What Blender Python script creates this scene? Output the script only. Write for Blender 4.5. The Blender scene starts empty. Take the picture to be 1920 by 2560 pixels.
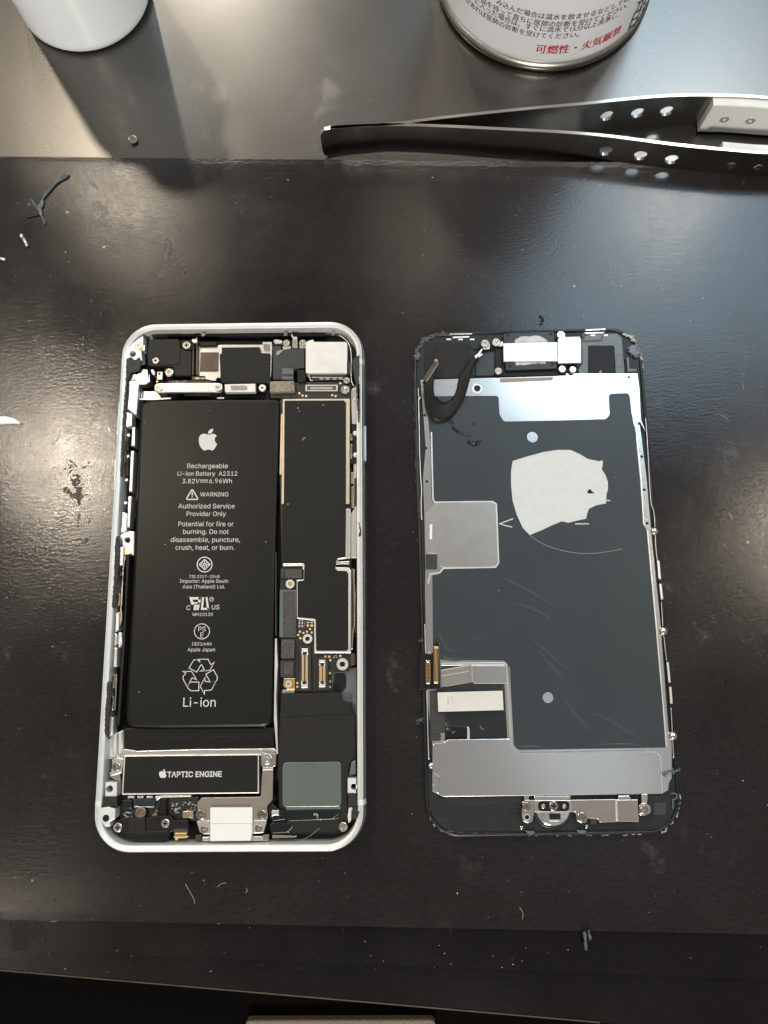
import bpy, bmesh, math, random
from mathutils import Vector, Matrix, noise
random.seed(7)
MM = 0.001
sc = bpy.context.scene
COL = sc.collection

# ------------------------------------------------------------------ camera
FPX, CH, TH, RO = 1800.0, 192.97, 0.1795, -0.0712     # focal length in photo pixels, height (mm), tilt, roll
FWD = Vector((0, math.sin(TH), -math.cos(TH)))
_up = Vector((0, math.cos(TH), math.sin(TH))); _rt = Vector((1, 0, 0))
RT = _rt * math.cos(RO) + _up * math.sin(RO)
UP = -_rt * math.sin(RO) + _up * math.cos(RO)
cam = bpy.data.cameras.new('camera')
cam.sensor_fit = 'VERTICAL'; cam.sensor_height = 24.0; cam.lens = FPX / 2560 * 24.0
cam.clip_start = 0.01; cam.clip_end = 20
co = bpy.data.objects.new('camera', cam); COL.objects.link(co)
co.matrix_world = Matrix((( RT.x, UP.x, -FWD.x, 0), (RT.y, UP.y, -FWD.y, 0), (RT.z, UP.z, -FWD.z, CH * MM), (0, 0, 0, 1)))
sc.camera = co

# ------------------------------------------------------------------ world, lamps, exposure
w = bpy.data.worlds.new('World'); sc.world = w; w.use_nodes = True
w.node_tree.nodes['Background'].inputs[0].default_value = (1.0, 0.95, 0.88, 1)
w.node_tree.nodes['Background'].inputs[1].default_value = 0.26
def lamp(name, loc, energy, color, size, sy=None, aim=(0, 0, 0)):
    l = bpy.data.lights.new(name, 'AREA'); l.energy = energy; l.color = color
    if sy: l.shape = 'RECTANGLE'; l.size = size; l.size_y = sy
    else: l.shape = 'DISK'; l.size = size
    o = bpy.data.objects.new(name, l); COL.objects.link(o); o.location = loc
    o.rotation_euler = (Vector(aim) - Vector(loc)).to_track_quat('-Z', 'Y').to_euler()
    return o
WARM = (1.0, 0.86, 0.68); COOL = (0.60, 0.82, 1.0)
lamp('ceiling_downlight', (-0.665, 1.337, 1.6), 5.0, WARM, 0.09)
lamp('ceiling_downlight', (-0.80, 0.52, 1.6), 8.5, WARM, 0.09)
lamp('ceiling_downlight', (0.86, 1.20, 1.6), 2.6, WARM, 0.09)
lamp('ceiling_downlight', (1.02, 0.20, 1.6), 2.4, WARM, 0.09)
lamp('ceiling_downlight', (-0.95, -0.64, 1.6), 0.8, WARM, 0.09)
lamp('ceiling_downlight', (0.15, 1.07, 1.6), 0.5, WARM, 0.09)
lamp('ceiling_downlight', (-0.60, 3.20, 2.2), 36.0, (1.0, 0.92, 0.80), 0.10)
lamp('ceiling_downlight', (-0.3, -2.9, 2.2), 92.0, (1.0, 0.95, 0.88), 0.30)
lamp('added_sheen_panel', (0.44, -0.30, 1.62), 0.13, (0.75, 0.88, 1.0), 0.36, 0.26, (0.40, -0.32, 0))  # invented panel, added to give the lower shield a soft cool sheen
lamp('cool_ceiling_panel', (0.83, 1.32, 1.62), 24.0, COOL, 0.85, 1.45, (0.83, 1.32, 0))
sc.view_settings.view_transform = 'Standard'; sc.view_settings.look = 'None'
sc.view_settings.exposure = 0.0; sc.view_settings.gamma = 1.0
sc.view_settings.use_curve_mapping = False

# ------------------------------------------------------------------ materials
MATS = {}
def mat(name, col, metal=0.0, rough=0.5, bump=None, var=0.0, vscale=300, coat=0.0, spec=0.5, stretch=None, rvar=0.0, aniso=0.0):
    m = bpy.data.materials.new(name); m.use_nodes = True; nt = m.node_tree; N = nt.nodes; L = nt.links
    b = N['Principled BSDF']
    b.inputs['Base Color'].default_value = (*col, 1); b.inputs['Metallic'].default_value = metal
    b.inputs['Roughness'].default_value = rough; b.inputs['Coat Weight'].default_value = coat
    b.inputs['Specular IOR Level'].default_value = spec; b.inputs['Anisotropic'].default_value = aniso
    tc = N.new('ShaderNodeTexCoord'); mp = N.new('ShaderNodeMapping'); L.new(tc.outputs['Object'], mp.inputs[0])
    if stretch: mp.inputs['Scale'].default_value = stretch
    if var or rvar:
        n = N.new('ShaderNodeTexNoise'); n.inputs['Scale'].default_value = vscale; n.inputs['Detail'].default_value = 5
        L.new(mp.outputs[0], n.inputs['Vector'])
        if var:
            r = N.new('ShaderNodeMapRange'); r.inputs[1].default_value = 0.3; r.inputs[2].default_value = 0.7
            r.inputs[3].default_value = 1 - var; r.inputs[4].default_value = 1 + var
            L.new(n.outputs[0], r.inputs[0])
            mx = N.new('ShaderNodeVectorMath'); mx.operation = 'SCALE'; mx.inputs[0].default_value = col
            L.new(r.outputs[0], mx.inputs['Scale']); L.new(mx.outputs[0], b.inputs['Base Color'])
        if rvar:
            r = N.new('ShaderNodeMapRange'); r.inputs[1].default_value = 0.3; r.inputs[2].default_value = 0.7
            r.inputs[3].default_value = max(0.03, rough - rvar); r.inputs[4].default_value = rough + rvar
            L.new(n.outputs[0], r.inputs[0]); L.new(r.outputs[0], b.inputs['Roughness'])
    if bump:
        n = N.new('ShaderNodeTexNoise'); n.inputs['Scale'].default_value = bump[0]; n.inputs['Detail'].default_value = 3
        L.new(mp.outputs[0], n.inputs['Vector'])
        bp = N.new('ShaderNodeBump'); bp.inputs['Strength'].default_value = 1.0; bp.inputs['Distance'].default_value = bump[1] * MM
        L.new(n.outputs[0], bp.inputs['Height']); L.new(bp.outputs[0], b.inputs['Normal'])
    MATS[name] = m; return m
mat('lip', (0.66, 0.68, 0.665), 0.4, 0.42, (1500, 0.01), 0.05)
mat('alu', (0.70, 0.74, 0.76), 0.85, 0.33, (3000, 0.004), 0.05)
mat('silver', (0.82, 0.81, 0.78), 0.75, 0.33, (2000, 0.006), 0.06)
mat('silver_bright', (0.64, 0.63, 0.605), 0.8, 0.3, (900, 0.01), 0.04)
mat('steel', (0.60, 0.58, 0.55), 1.0, 0.30, (4000, 0.003), 0.05)
mat('shield', (0.84, 0.84, 0.83), 1.0, 0.2, (7000, 0.003), 0.02, 4000)
mat('taupe', (0.52, 0.47, 0.42), 1.0, 0.32, (4000, 0.003), 0.05)
mat('nickel', (0.72, 0.66, 0.58), 1.0, 0.22, (2500, 0.004), 0.1)
mat('mirror', (0.80, 0.75, 0.66), 1.0, 0.12, (600, 0.02))
mat('gold_rim', (0.66, 0.58, 0.44), 0.8, 0.35, (1500, 0.01), 0.1)
mat('gold', (0.85, 0.58, 0.25), 1.0, 0.28)
mat('pad', (0.95, 0.70, 0.36), 0.6, 0.35)
mat('green_steel', (0.24, 0.29, 0.265), 0.85, 0.3, (3000, 0.003), 0.04)
mat('black_plastic', (0.007, 0.0066, 0.0062), 0, 0.45, (5000, 0.01), 0.2, spec=0.25)
mat('black_gloss', (0.008, 0.009, 0.010), 0, 0.22, (800, 0.01))
mat('black_void', (0.006, 0.006, 0.006), 0, 0.7)
mat('charcoal', (0.0125, 0.0118, 0.0105), 0, 0.5, (4000, 0.01), 0.1, spec=0.25)
mat('battery', (0.0085, 0.0085, 0.0078), 0, 0.36, (160, 0.03), 0.06, 120, spec=0.22)
mat('sticker', (0.0085, 0.0085, 0.0078), 0, 0.5, (4000, 0.004), 0.06, spec=0.22)
mat('grey_flex', (0.036, 0.038, 0.038), 0, 0.42, (300, 0.02), 0.1, spec=0.3)
mat('grey_plastic', (0.10, 0.115, 0.12), 0, 0.32, None, 0.08)
mat('film', (0.028, 0.036, 0.041), 0, 0.36, (90, 0.05), 0.06, 60, spec=0.4)
mat('bezel', (0.008, 0.009, 0.010), 0, 0.32, (1500, 0.012), 0.3)
mat('tray', (0.014, 0.017, 0.019), 0, 0.42, (2000, 0.008), 0.15, spec=0.3)
mat('foam', (0.055, 0.050, 0.042), 0, 0.8, (2600, 0.10), 0.45, 2500)
mat('foam_tan', (0.23, 0.19, 0.14), 0, 0.75, (2400, 0.12), 0.5, 2200)
mat('residue', (0.008, 0.0075, 0.007), 0, 0.38, (3000, 0.16), 0.5, 2500)
mat('pcb', (0.014, 0.012, 0.010), 0, 0.4, (3000, 0.02), 0.3)
mat('brown', (0.085, 0.062, 0.045), 0.5, 0.4, (1500, 0.01), 0.2)
mat('white_plastic', (0.68, 0.675, 0.645), 0, 0.45, None, 0.02)
mat('bottle_white', (0.90, 0.94, 0.96), 0, 0.2, None, 0.01)
mat('can_white', (0.80, 0.82, 0.85), 0, 0.30, None, 0.01)
mat('print_white', (0.52, 0.53, 0.515), 0, 0.6)
mat('print_black', (0.02, 0.02, 0.022), 0, 0.5)
mat('print_red', (0.50, 0.03, 0.025), 0, 0.5)
mat('print_grey', (0.26, 0.25, 0.24), 0, 0.6)
mat('patch', (0.52, 0.53, 0.53), 0.15, 0.55, (1800, 0.02), 0.035, 700)
mat('label_metal', (0.62, 0.61, 0.56), 0.35, 0.5, (5000, 0.006), 0.04)
mat('tinplate', (0.48, 0.47, 0.42), 1.0, 0.3, (600, 0.01), 0.1)
mat('tweezer_steel', (0.42, 0.40, 0.37), 1.0, 0.2, (2500, 0.006), 0.06, stretch=(0.1, 1, 1))
mat('screw_metal', (0.74, 0.69, 0.62), 1.0, 0.24, (2000, 0.01), 0.08)
mat('screw_dark', (0.42, 0.37, 0.32), 1.0, 0.24, (2000, 0.01), 0.1)
mat('dust', (0.50, 0.48, 0.44), 0, 0.8)
mat('teal_scrap', (0.075, 0.095, 0.105), 0, 0.4, (2000, 0.05), 0.3)
mat('white_chip', (0.78, 0.80, 0.78), 0, 0.5, (500, 0.05), 0.05)
mat('foil', (0.45, 0.44, 0.42), 0.5, 0.5, (1200, 0.10), 0.15)
mat('smear', (0.045, 0.042, 0.038), 0, 0.55, (1500, 0.03), 0.2)
mat('tape_tan', (0.26, 0.21, 0.17), 0.2, 0.5)
mat('navy', (0.012, 0.018, 0.028), 0, 0.3)
mat('floor_dark', (0.003, 0.0027, 0.0025), 0, 0.9, spec=0.05)

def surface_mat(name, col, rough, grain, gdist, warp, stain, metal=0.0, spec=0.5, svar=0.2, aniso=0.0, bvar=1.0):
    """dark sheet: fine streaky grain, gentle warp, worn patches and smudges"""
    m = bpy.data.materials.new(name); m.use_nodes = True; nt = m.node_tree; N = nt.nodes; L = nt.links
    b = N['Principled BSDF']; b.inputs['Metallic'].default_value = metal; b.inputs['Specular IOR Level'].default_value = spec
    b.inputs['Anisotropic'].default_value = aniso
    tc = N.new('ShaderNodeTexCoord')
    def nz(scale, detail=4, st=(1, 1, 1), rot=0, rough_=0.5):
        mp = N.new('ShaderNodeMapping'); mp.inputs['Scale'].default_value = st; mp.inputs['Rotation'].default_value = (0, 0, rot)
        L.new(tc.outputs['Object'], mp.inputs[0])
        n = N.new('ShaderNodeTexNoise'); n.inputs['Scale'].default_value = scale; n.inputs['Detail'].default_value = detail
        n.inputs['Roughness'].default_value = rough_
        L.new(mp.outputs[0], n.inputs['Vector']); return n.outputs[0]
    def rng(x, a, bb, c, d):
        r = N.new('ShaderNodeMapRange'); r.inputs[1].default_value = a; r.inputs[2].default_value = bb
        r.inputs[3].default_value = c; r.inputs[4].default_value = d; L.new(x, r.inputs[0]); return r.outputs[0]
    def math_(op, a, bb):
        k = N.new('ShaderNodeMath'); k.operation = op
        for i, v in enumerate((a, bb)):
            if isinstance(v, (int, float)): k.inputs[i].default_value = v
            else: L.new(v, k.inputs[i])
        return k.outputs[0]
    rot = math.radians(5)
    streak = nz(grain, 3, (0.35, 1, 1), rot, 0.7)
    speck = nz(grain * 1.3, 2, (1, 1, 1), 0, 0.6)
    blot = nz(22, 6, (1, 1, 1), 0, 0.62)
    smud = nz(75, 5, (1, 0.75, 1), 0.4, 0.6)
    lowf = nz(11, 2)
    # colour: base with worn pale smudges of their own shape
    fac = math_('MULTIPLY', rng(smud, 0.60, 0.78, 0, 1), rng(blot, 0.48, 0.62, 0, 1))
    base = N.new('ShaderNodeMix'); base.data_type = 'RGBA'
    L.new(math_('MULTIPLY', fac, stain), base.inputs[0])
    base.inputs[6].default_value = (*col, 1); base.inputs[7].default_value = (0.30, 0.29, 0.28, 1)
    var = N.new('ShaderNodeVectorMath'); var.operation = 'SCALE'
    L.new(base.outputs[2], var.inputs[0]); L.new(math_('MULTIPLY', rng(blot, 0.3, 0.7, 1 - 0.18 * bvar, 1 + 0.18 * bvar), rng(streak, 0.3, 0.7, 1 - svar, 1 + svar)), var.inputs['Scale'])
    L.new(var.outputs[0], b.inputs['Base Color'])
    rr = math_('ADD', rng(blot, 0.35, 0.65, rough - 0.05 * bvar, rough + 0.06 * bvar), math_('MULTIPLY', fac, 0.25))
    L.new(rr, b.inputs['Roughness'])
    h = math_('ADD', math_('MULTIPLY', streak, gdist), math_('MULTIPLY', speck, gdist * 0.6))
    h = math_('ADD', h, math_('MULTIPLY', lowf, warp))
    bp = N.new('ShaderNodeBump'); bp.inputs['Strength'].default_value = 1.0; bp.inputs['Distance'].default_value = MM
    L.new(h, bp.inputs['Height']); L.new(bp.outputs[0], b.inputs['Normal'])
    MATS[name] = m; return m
surface_mat('board', (0.0105, 0.0092, 0.0087), 0.175, 1400, 0.038, 0.14, 0.22, spec=0.45, svar=0.35)
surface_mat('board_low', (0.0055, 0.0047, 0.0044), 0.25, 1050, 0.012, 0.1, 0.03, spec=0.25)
surface_mat('plate', (0.135, 0.130, 0.123), 0.27, 1500, 0.0012, 0.02, 0.03, metal=1.0, svar=0.04, bvar=0.22)

# ------------------------------------------------------------------ geometry helpers
ZONES = dict(A=(290, 800, 2.6333), B=(250, 980, 3.6867), C=(660, 960, 4.8074), D=(660, 1380, 5.2667), E=(240, 1480, 3.6065),
             F=(230, 1780, 2.37), G=(1020, 810, 2.6758), H=(1030, 1080, 2.6333), I=(1030, 1440, 2.4761), J=(1030, 1820, 2.4043),
             K=(0, 0, 1.7281), L=(780, 0, 1.4553), M=(0, 2200, .8641), N=(0, 380, 1.7281), A2=(300, 810, 5.184), A3=(600, 810, 5.184),
             F2=(240, 1850, 4.879), F3=(560, 1850, 4.4838), G2=(1020, 815, 5.184), G3=(1320, 815, 5.184), J2=(1470, 1960, 6.636),
             T=(1090, 0, 3.0164), U=(1400, 220, 3.1904), V=(0, 400, 5.53), W=(0, 1000, 4.425), X=(960, 400, 1.728), Y=(250, 1450, 4.914),
             R=(1560, 1000, 2.456), Q1=(270, 880, 5.977), Q2=(250, 1230, 5.977), S1=(1030, 850, 4.92), S2=(1030, 1560, 6.144),
             HB=(1280, 1960, 5.925), PX=(0, 0, 1.0), CR=(1380, 2250, 7.541))
def zp(zone, p):
    if len(p) == 3 and isinstance(p[0], str): zone, p = p[0], p[1:]
    o = ZONES[zone]; return (o[0] + p[0] / o[2], o[1] + p[1] / o[2])
def ray(px, py): return RT * ((px - 960) / FPX) + UP * ((1280 - py) / FPX) + FWD
def un(p, z):
    d = ray(*p); t = (z - CH) / d.z; return (d.x * t, d.y * t)
def wz(zone, pts, z): return [un(zp(zone, p), z) for p in pts]
def zscale(zone, p, z):
    a = un(zp(zone, p), z); q = zp(zone, p); b = un((q[0] + 1, q[1]), z)
    return math.hypot(a[0] - b[0], a[1] - b[1]) / ZONES[zone if not (len(p) == 3) else p[0]][2]    # mm per zone pixel
def rounded(pts, r, n=4):
    if not r: return list(pts)
    out = []; N = len(pts)
    for i, p in enumerate(pts):
        a, b = Vector(pts[i - 1]), Vector(pts[(i + 1) % N]); p = Vector(p)
        da, db = a - p, b - p; la, lb = da.length, db.length
        if la < 1e-6 or lb < 1e-6: continue
        ang = da.angle(db)
        if ang > 2.9: out.append(tuple(p)); continue
        t = min(r / math.tan(ang / 2), la * 0.45, lb * 0.45)
        s, e = p + da / la * t, p + db / lb * t
        for k in range(n + 1):
            u = k / n; q = s * (1 - u) ** 2 + p * 2 * u * (1 - u) + e * u * u; out.append(tuple(q))
    return out
def circle(c, r, n=24): return [(c[0] + r * math.cos(2 * math.pi * k / n), c[1] + r * math.sin(2 * math.pi * k / n)) for k in range(n)]
def area(p): return sum(p[i - 1][0] * p[i][1] - p[i][0] * p[i - 1][1] for i in range(len(p))) / 2
def inset(p, d):
    if not d: return list(p)
    N = len(p); out = []
    for i in range(N):
        a, b, c = Vector(p[i - 1]), Vector(p[i]), Vector(p[(i + 1) % N])
        e1, e2 = (b - a), (c - b)
        if e1.length < 1e-9 or e2.length < 1e-9: out.append(tuple(b)); continue
        n1 = Vector((-e1.y, e1.x)).normalized(); n2 = Vector((-e2.y, e2.x)).normalized()
        m = n1 + n2
        if m.length < 1e-6: out.append(tuple(b)); continue
        m.normalize(); k = min(1.0 / max(0.35, m.dot(n1)), 2.0)
        q = b + m * d * k; out.append((q.x, q.y))
    return out
ORG = {}
def link(name, me, m, parent, loc=None):
    o = bpy.data.objects.new(name, me); COL.objects.link(o)
    if m is not None and not me.materials:
        me.materials.append(MATS[m])
    if parent: o.parent = parent; ORG[o] = ORG[parent]
    else: ORG[o] = Vector((0, 0, 0))
    if loc is not None: o.location = (Vector(loc) - ORG[o]) * MM
    return o
def build(name, verts, faces, m, parent=None, smooth=False):
    org = ORG[parent] if parent else Vector((0, 0, 0))
    me = bpy.data.meshes.new(name)
    me.from_pydata([tuple((Vector(v) - org) * MM) for v in verts], [], faces)
    if smooth: me.polygons.foreach_set('use_smooth', [True] * len(me.polygons))
    return link(name, me, m, parent)
def tag(o, label=None, cat=None, group=None, kind=None):
    if label: o['label'] = label
    if cat: o['category'] = cat
    if group: o['group'] = group
    if kind: o['kind'] = kind
    return o
def root(name, label, cat, loc, group=None):
    o = bpy.data.objects.new(name, None); COL.objects.link(o); o.empty_display_size = 0.01
    o.location = Vector(loc) * MM; ORG[o] = Vector(loc); return tag(o, label, cat, group)
def prism(name, outer, z1, th, m, parent=None, bev=0.1, holes=(), zf=None):
    """solid slab: outline (mm) with optional through holes, softened upper edge"""
    if area(outer) < 0: outer = outer[::-1]
    hs = []
    for h in holes:
        hs.append(h if area(h) < 0 else h[::-1])
    bev = min(bev, th * 0.45)
    V = []; Fc = []
    def ring(pts, z):
        s = len(V); V.extend((x, y, z + (zf(x, y) if zf else 0)) for x, y in pts); return list(range(s, s + len(pts)))
    tops = []
    for lp in [outer] + hs:
        n = len(lp)
        if bev > 0: rs = [ring(inset(lp, bev), z1), ring(inset(lp, bev * 0.3), z1 - bev * 0.3), ring(lp, z1 - bev), ring(lp, z1 - th)]
        else: rs = [ring(lp, z1), ring(lp, z1 - th)]
        for a, b in zip(rs, rs[1:]):
            for i in range(n): Fc.append((a[i], b[i], b[(i + 1) % n], a[(i + 1) % n]))
        tops.append((rs[0], rs[-1]))
    if not hs and len(outer) < 5:
        Fc.append(tuple(tops[0][0])); Fc.append(tuple(tops[0][1][::-1]))
    else:
        bm = bmesh.new(); vs = {}; es = []
        for t, _ in tops:
            for i in t: vs[i] = bm.verts.new(V[i])
            for i in range(len(t)): es.append(bm.edges.new((vs[t[i]], vs[t[(i + 1) % len(t)]])))
        bmesh.ops.triangle_fill(bm, use_beauty=True, use_dissolve=False, edges=es, normal=(0, 0, 1))
        inv = {v: k for k, v in vs.items()}
        for f in bm.faces:
            idx = [inv[v] for v in f.verts]
            a, b, c = (V[i] for i in idx[:3])
            if (b[0] - a[0]) * (c[1] - a[1]) - (b[1] - a[1]) * (c[0] - a[0]) < 0: idx.reverse()
            Fc.append(tuple(idx))
        bm.free()
    return build(name, V, Fc, m, parent)
def part(name, zone, pts, z1, th, m, parent, r=0, bev=0.1, holes=()):
    hw = []
    for h in holes:
        if isinstance(h[0], (int, float)): hw.append(circle(un(zp(zone, h[:2]), z1), h[2] * zscale(zone, h[:2], z1), 16))
        else: hw.append(wz(zone, h, z1))
    rr = r * zscale(zone, pts[0], z1) if r else 0
    return prism(name, rounded(wz(zone, pts, z1), rr), z1, th, m, parent, bev, hw)
def rect(x0, y0, x1, y1): return [(x0, y0), (x1, y0), (x1, y1), (x0, y1)]
def disc(name, zone, x, y, r, z1, th, m, parent, bev=0.08, n=24):
    return prism(name, circle(un(zp(zone, (x, y)), z1), r * zscale(zone, (x, y), z1), n), z1, th, m, parent, bev)
def jagged(pts, amp, step, seed):
    rnd = random.Random(seed); out = []
    for i, p in enumerate(pts):
        q = pts[(i + 1) % len(pts)]; d = math.hypot(q[0] - p[0], q[1] - p[1]); n = max(1, int(d / step))
        for k in range(n):
            u = k / n; out.append((p[0] + (q[0] - p[0]) * u + rnd.uniform(-amp, amp), p[1] + (q[1] - p[1]) * u + rnd.uniform(-amp, amp)))
    return out
# shared screw and standoff meshes (unit radius, millimetre-scaled on placing)
def lathe(prof, n=28, cap=True):
    V = []; F = []
    for r, z in prof:
        V += [(r * math.cos(2 * math.pi * k / n), r * math.sin(2 * math.pi * k / n), z) for k in range(n)]
    for i in range(len(prof) - 1):
        for k in range(n):
            a, b = i * n + k, i * n + (k + 1) % n; F.append((a, a + n, b + n, b))
    return V, F
def screw_mesh(name, m):
    n = 24
    V, F = lathe([(0.86, 0.0), (0.95, -0.05), (1.0, -0.16), (1.0, -0.6)], n)
    a, l, d = 0.15, 0.56, -0.42
    cr = [(a, a), (a, l), (-a, l), (-a, a), (-l, a), (-l, -a), (-a, -a), (-a, -l), (a, -l), (a, -a), (l, -a), (l, a)]
    s = len(V); V += [(x, y, 0.0) for x, y in cr]; t = len(V); V += [(x * 0.8, y * 0.8, d) for x, y in cr]
    bm = bmesh.new(); vv = [bm.verts.new(v) for v in V]
    es = [bm.edges.new((vv[i], vv[(i + 1) % n])) for i in range(n)] + [bm.edges.new((vv[s + i], vv[s + (i + 1) % 12])) for i in range(12)]
    bmesh.ops.triangle_fill(bm, use_beauty=True, use_dissolve=False, edges=es, normal=(0, 0, 1))
    bm.verts.index_update()
    for f in bm.faces:
        ix = [v.index for v in f.verts]; A, B, C = (V[i] for i in ix[:3])
        if (B[0] - A[0]) * (C[1] - A[1]) - (B[1] - A[1]) * (C[0] - A[0]) < 0: ix.reverse()
        F.append(tuple(ix))
    bm.free()
    for i in range(12): F.append((s + i, s + (i + 1) % 12, t + (i + 1) % 12, t + i))
    F.append(tuple(range(t, t + 12)))
    me = bpy.data.meshes.new(name); me.from_pydata([(x * MM, y * MM, z * MM) for x, y, z in V], [], F); me.materials.append(MATS[m]); return me
def ring_mesh(name, m, inner, lob=0):
    n = 32
    V, F = lathe([(inner, -0.5), (inner, -0.06), (inner + 0.06, 0), (0.9, 0), (1.0, -0.1), (1.0, -0.7)], n)
    if lob:
        V = [(x * (1 + 0.05 * math.cos(lob * math.atan2(y, x))), y * (1 + 0.05 * math.cos(lob * math.atan2(y, x))), z) if math.hypot(x, y) > 0.8 else (x, y, z) for x, y, z in V]
    s = len(V); F.append(tuple(range(n - 1, -1, -1)))
    me = bpy.data.meshes.new(name); me.from_pydata([(x * MM, y * MM, z * MM) for x, y, z in V], [], F[:-1] + [tuple(range(n))])
    me.materials.append(MATS[m]); me.materials.append(MATS['black_plastic']); me.polygons[len(me.polygons) - 1].material_index = 1; return me
SCREW = screw_mesh('screw', 'screw_metal'); SCREW_D = screw_mesh('screw_dark', 'screw_dark')
RING = ring_mesh('standoff', 'silver', 0.45, 16); RING_W = ring_mesh('standoff_wide', 'silver', 0.30)
_rs = random.Random(3)
def screw(zone, x, y, r, z, parent, me=None, name='screw', tilt=0.03):
    c = un(zp(zone, (x, y)), z); s = r * zscale(zone, (x, y), z)
    o = link(name, me or SCREW, None, parent, (c[0], c[1], z))
    o.scale = (s, s, min(s, 1.0)); o.rotation_euler = (_rs.uniform(-tilt, tilt), _rs.uniform(-tilt, tilt), _rs.uniform(0, 1.5)); return o
# flat print and strokes
def strokes(name, zone, lines, width, z, m, parent, closed=False):
    V = []; F = []
    for ln in lines:
        cl = closed
        pts = [Vector(p) for p in wz(zone, ln, z)]; hw = width * zscale(zone, ln[0], z) / 2; n = len(pts); s = len(V)
        for i, p in enumerate(pts):
            a = pts[i - 1] if (i or cl) else None; b = pts[(i + 1) % n] if (i < n - 1 or cl) else None
            d1 = (p - a).normalized() if a is not None else None; d2 = (b - p).normalized() if b is not None else None
            d1 = d1 or d2; d2 = d2 or d1
            n1 = Vector((-d1.y, d1.x)); n2 = Vector((-d2.y, d2.x)); mm = n1 + n2
            if mm.length < 1e-5: mm = n1
            mm.normalize(); k = hw / max(0.4, mm.dot(n1))
            V.append((p.x + mm.x * k, p.y + mm.y * k, z)); V.append((p.x - mm.x * k, p.y - mm.y * k, z))
        for i in range(n if cl else n - 1):
            j = (i + 1) % n; F.append((s + 2 * i, s + 2 * i + 1, s + 2 * j + 1, s + 2 * j))
    return build(name, V, F, m, parent)
def fills(name, zone, polys, z, m, parent):
    V = []; F = []
    for p in polys:
        q = wz(zone, p, z)
        if area(q) < 0: q = q[::-1]
        s = len(V); V += [(x, y, z) for x, y in q]; F.append(tuple(range(s, s + len(q))))
    return build(name, V, F, m, parent)
try:
    import os
    FONT = bpy.data.fonts.load(os.path.join(bpy.utils.system_resource('DATAFILES'), 'fonts', 'Inter.woff2'))
except Exception:
    FONT = None
def text_mesh(body, bold=0.0, font=None):
    cu = bpy.data.curves.new('t', 'FONT'); cu.body = body; cu.resolution_u = 3; cu.offset = bold
    if font: cu.font = font
    o = bpy.data.objects.new('t', cu); COL.objects.link(o)
    bpy.context.view_layer.update()
    dg = bpy.context.evaluated_depsgraph_get(); me = bpy.data.meshes.new_from_object(o.evaluated_get(dg))
    V = [tuple(v.co) for v in me.vertices]; F = [tuple(p.vertices) for p in me.polygons]
    bpy.data.objects.remove(o); bpy.data.curves.remove(cu); bpy.data.meshes.remove(me)
    return V, F
def text(body, zone, x0, x1, y, z, m, parent, bold=0.0, y1=None, tall=1.0):
    V, F = text_mesh(body, bold, FONT)
    lo = min(v[0] for v in V); hi = max(v[0] for v in V)
    a, b = (Vector(p) for p in wz(zone, [(x0, y), (x1, y if y1 is None else y1)], z))
    d = (b - a) / (hi - lo); nrm = Vector((-d.y, d.x)) * tall
    return build('printed_text', [(*(a + d * (v[0] - lo) + nrm * v[1]), z) for v in V], F, m, parent)
APPLE_B = [(995, 393), (970, 385), (945, 386), (925, 397), (913, 418), (910, 445), (914, 475), (925, 503), (940, 525), (955, 537), (968, 538), (985, 532), (1000, 529), (1016, 533), (1030, 539), (1043, 536), (1058, 520), (1070, 500), (1080, 478), (1066, 466), (1057, 450), (1057, 430), (1064, 415), (1077, 404), (1064, 391), (1045, 385), (1025, 388), (1008, 395)]
APPLE_L = [(997, 386), (997, 370), (1008, 352), (1026, 341), (1043, 338), (1043, 352), (1034, 370), (1018, 383)]
def apple(zone, cx, cy, hgt, z, m, parent):
    k = hgt / 201.0; f = lambda P: rounded([(cx + (x - 995) * k, cy + (y - 439) * k) for x, y in P], 4 * k, 2)
    return fills('emblem', zone, [f(APPLE_B), f(APPLE_L)], z, m, parent)
def ridge(name, zone, paths, width, height, z, m, parent):
    """soft creases: low rounded ridges standing on a sheet"""
    V = []; F = []; prof = [(-1, -0.02), (-0.6, 0.25), (-0.25, 0.85), (0, 1), (0.25, 0.8), (0.6, 0.22), (1, -0.02)]
    for ln in paths:
        pts = [Vector(p) for p in wz(zone, smooth_path(ln), z)]; n = len(pts); s = len(V)
        for i, p in enumerate(pts):
            d = (pts[min(i + 1, n - 1)] - pts[max(i - 1, 0)]).normalized(); nn = Vector((-d.y, d.x)); k = math.sin(math.pi * (i + 0.02) / (n - 1 + 0.04)) ** 0.6
            for u, h in prof: V.append((p.x + nn.x * u * width * (0.4 + 0.6 * k), p.y + nn.y * u * width * (0.4 + 0.6 * k), z + h * height * k))
        for i in range(n - 1):
            for j in range(6): a = s + i * 7 + j; F.append((a, a + 1, a + 8, a + 7))
    return build(name, V, F, m, parent, True)
def smooth_path(pts, n=6):
    out = []; P = [pts[0]] + list(pts) + [pts[-1]]
    for i in range(1, len(P) - 2):
        for k in range(n):
            t = k / n; q = []
            for c in range(len(pts[0])):
                a, b, cc, d = P[i - 1][c], P[i][c], P[i + 1][c], P[i + 2][c]
                q.append(0.5 * (2 * b + (cc - a) * t + (2 * a - 5 * b + 4 * cc - d) * t * t + (3 * b - a - 3 * cc + d) * t ** 3))
            out.append(tuple(q))
    out.append(tuple(pts[-1])); return out
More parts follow.
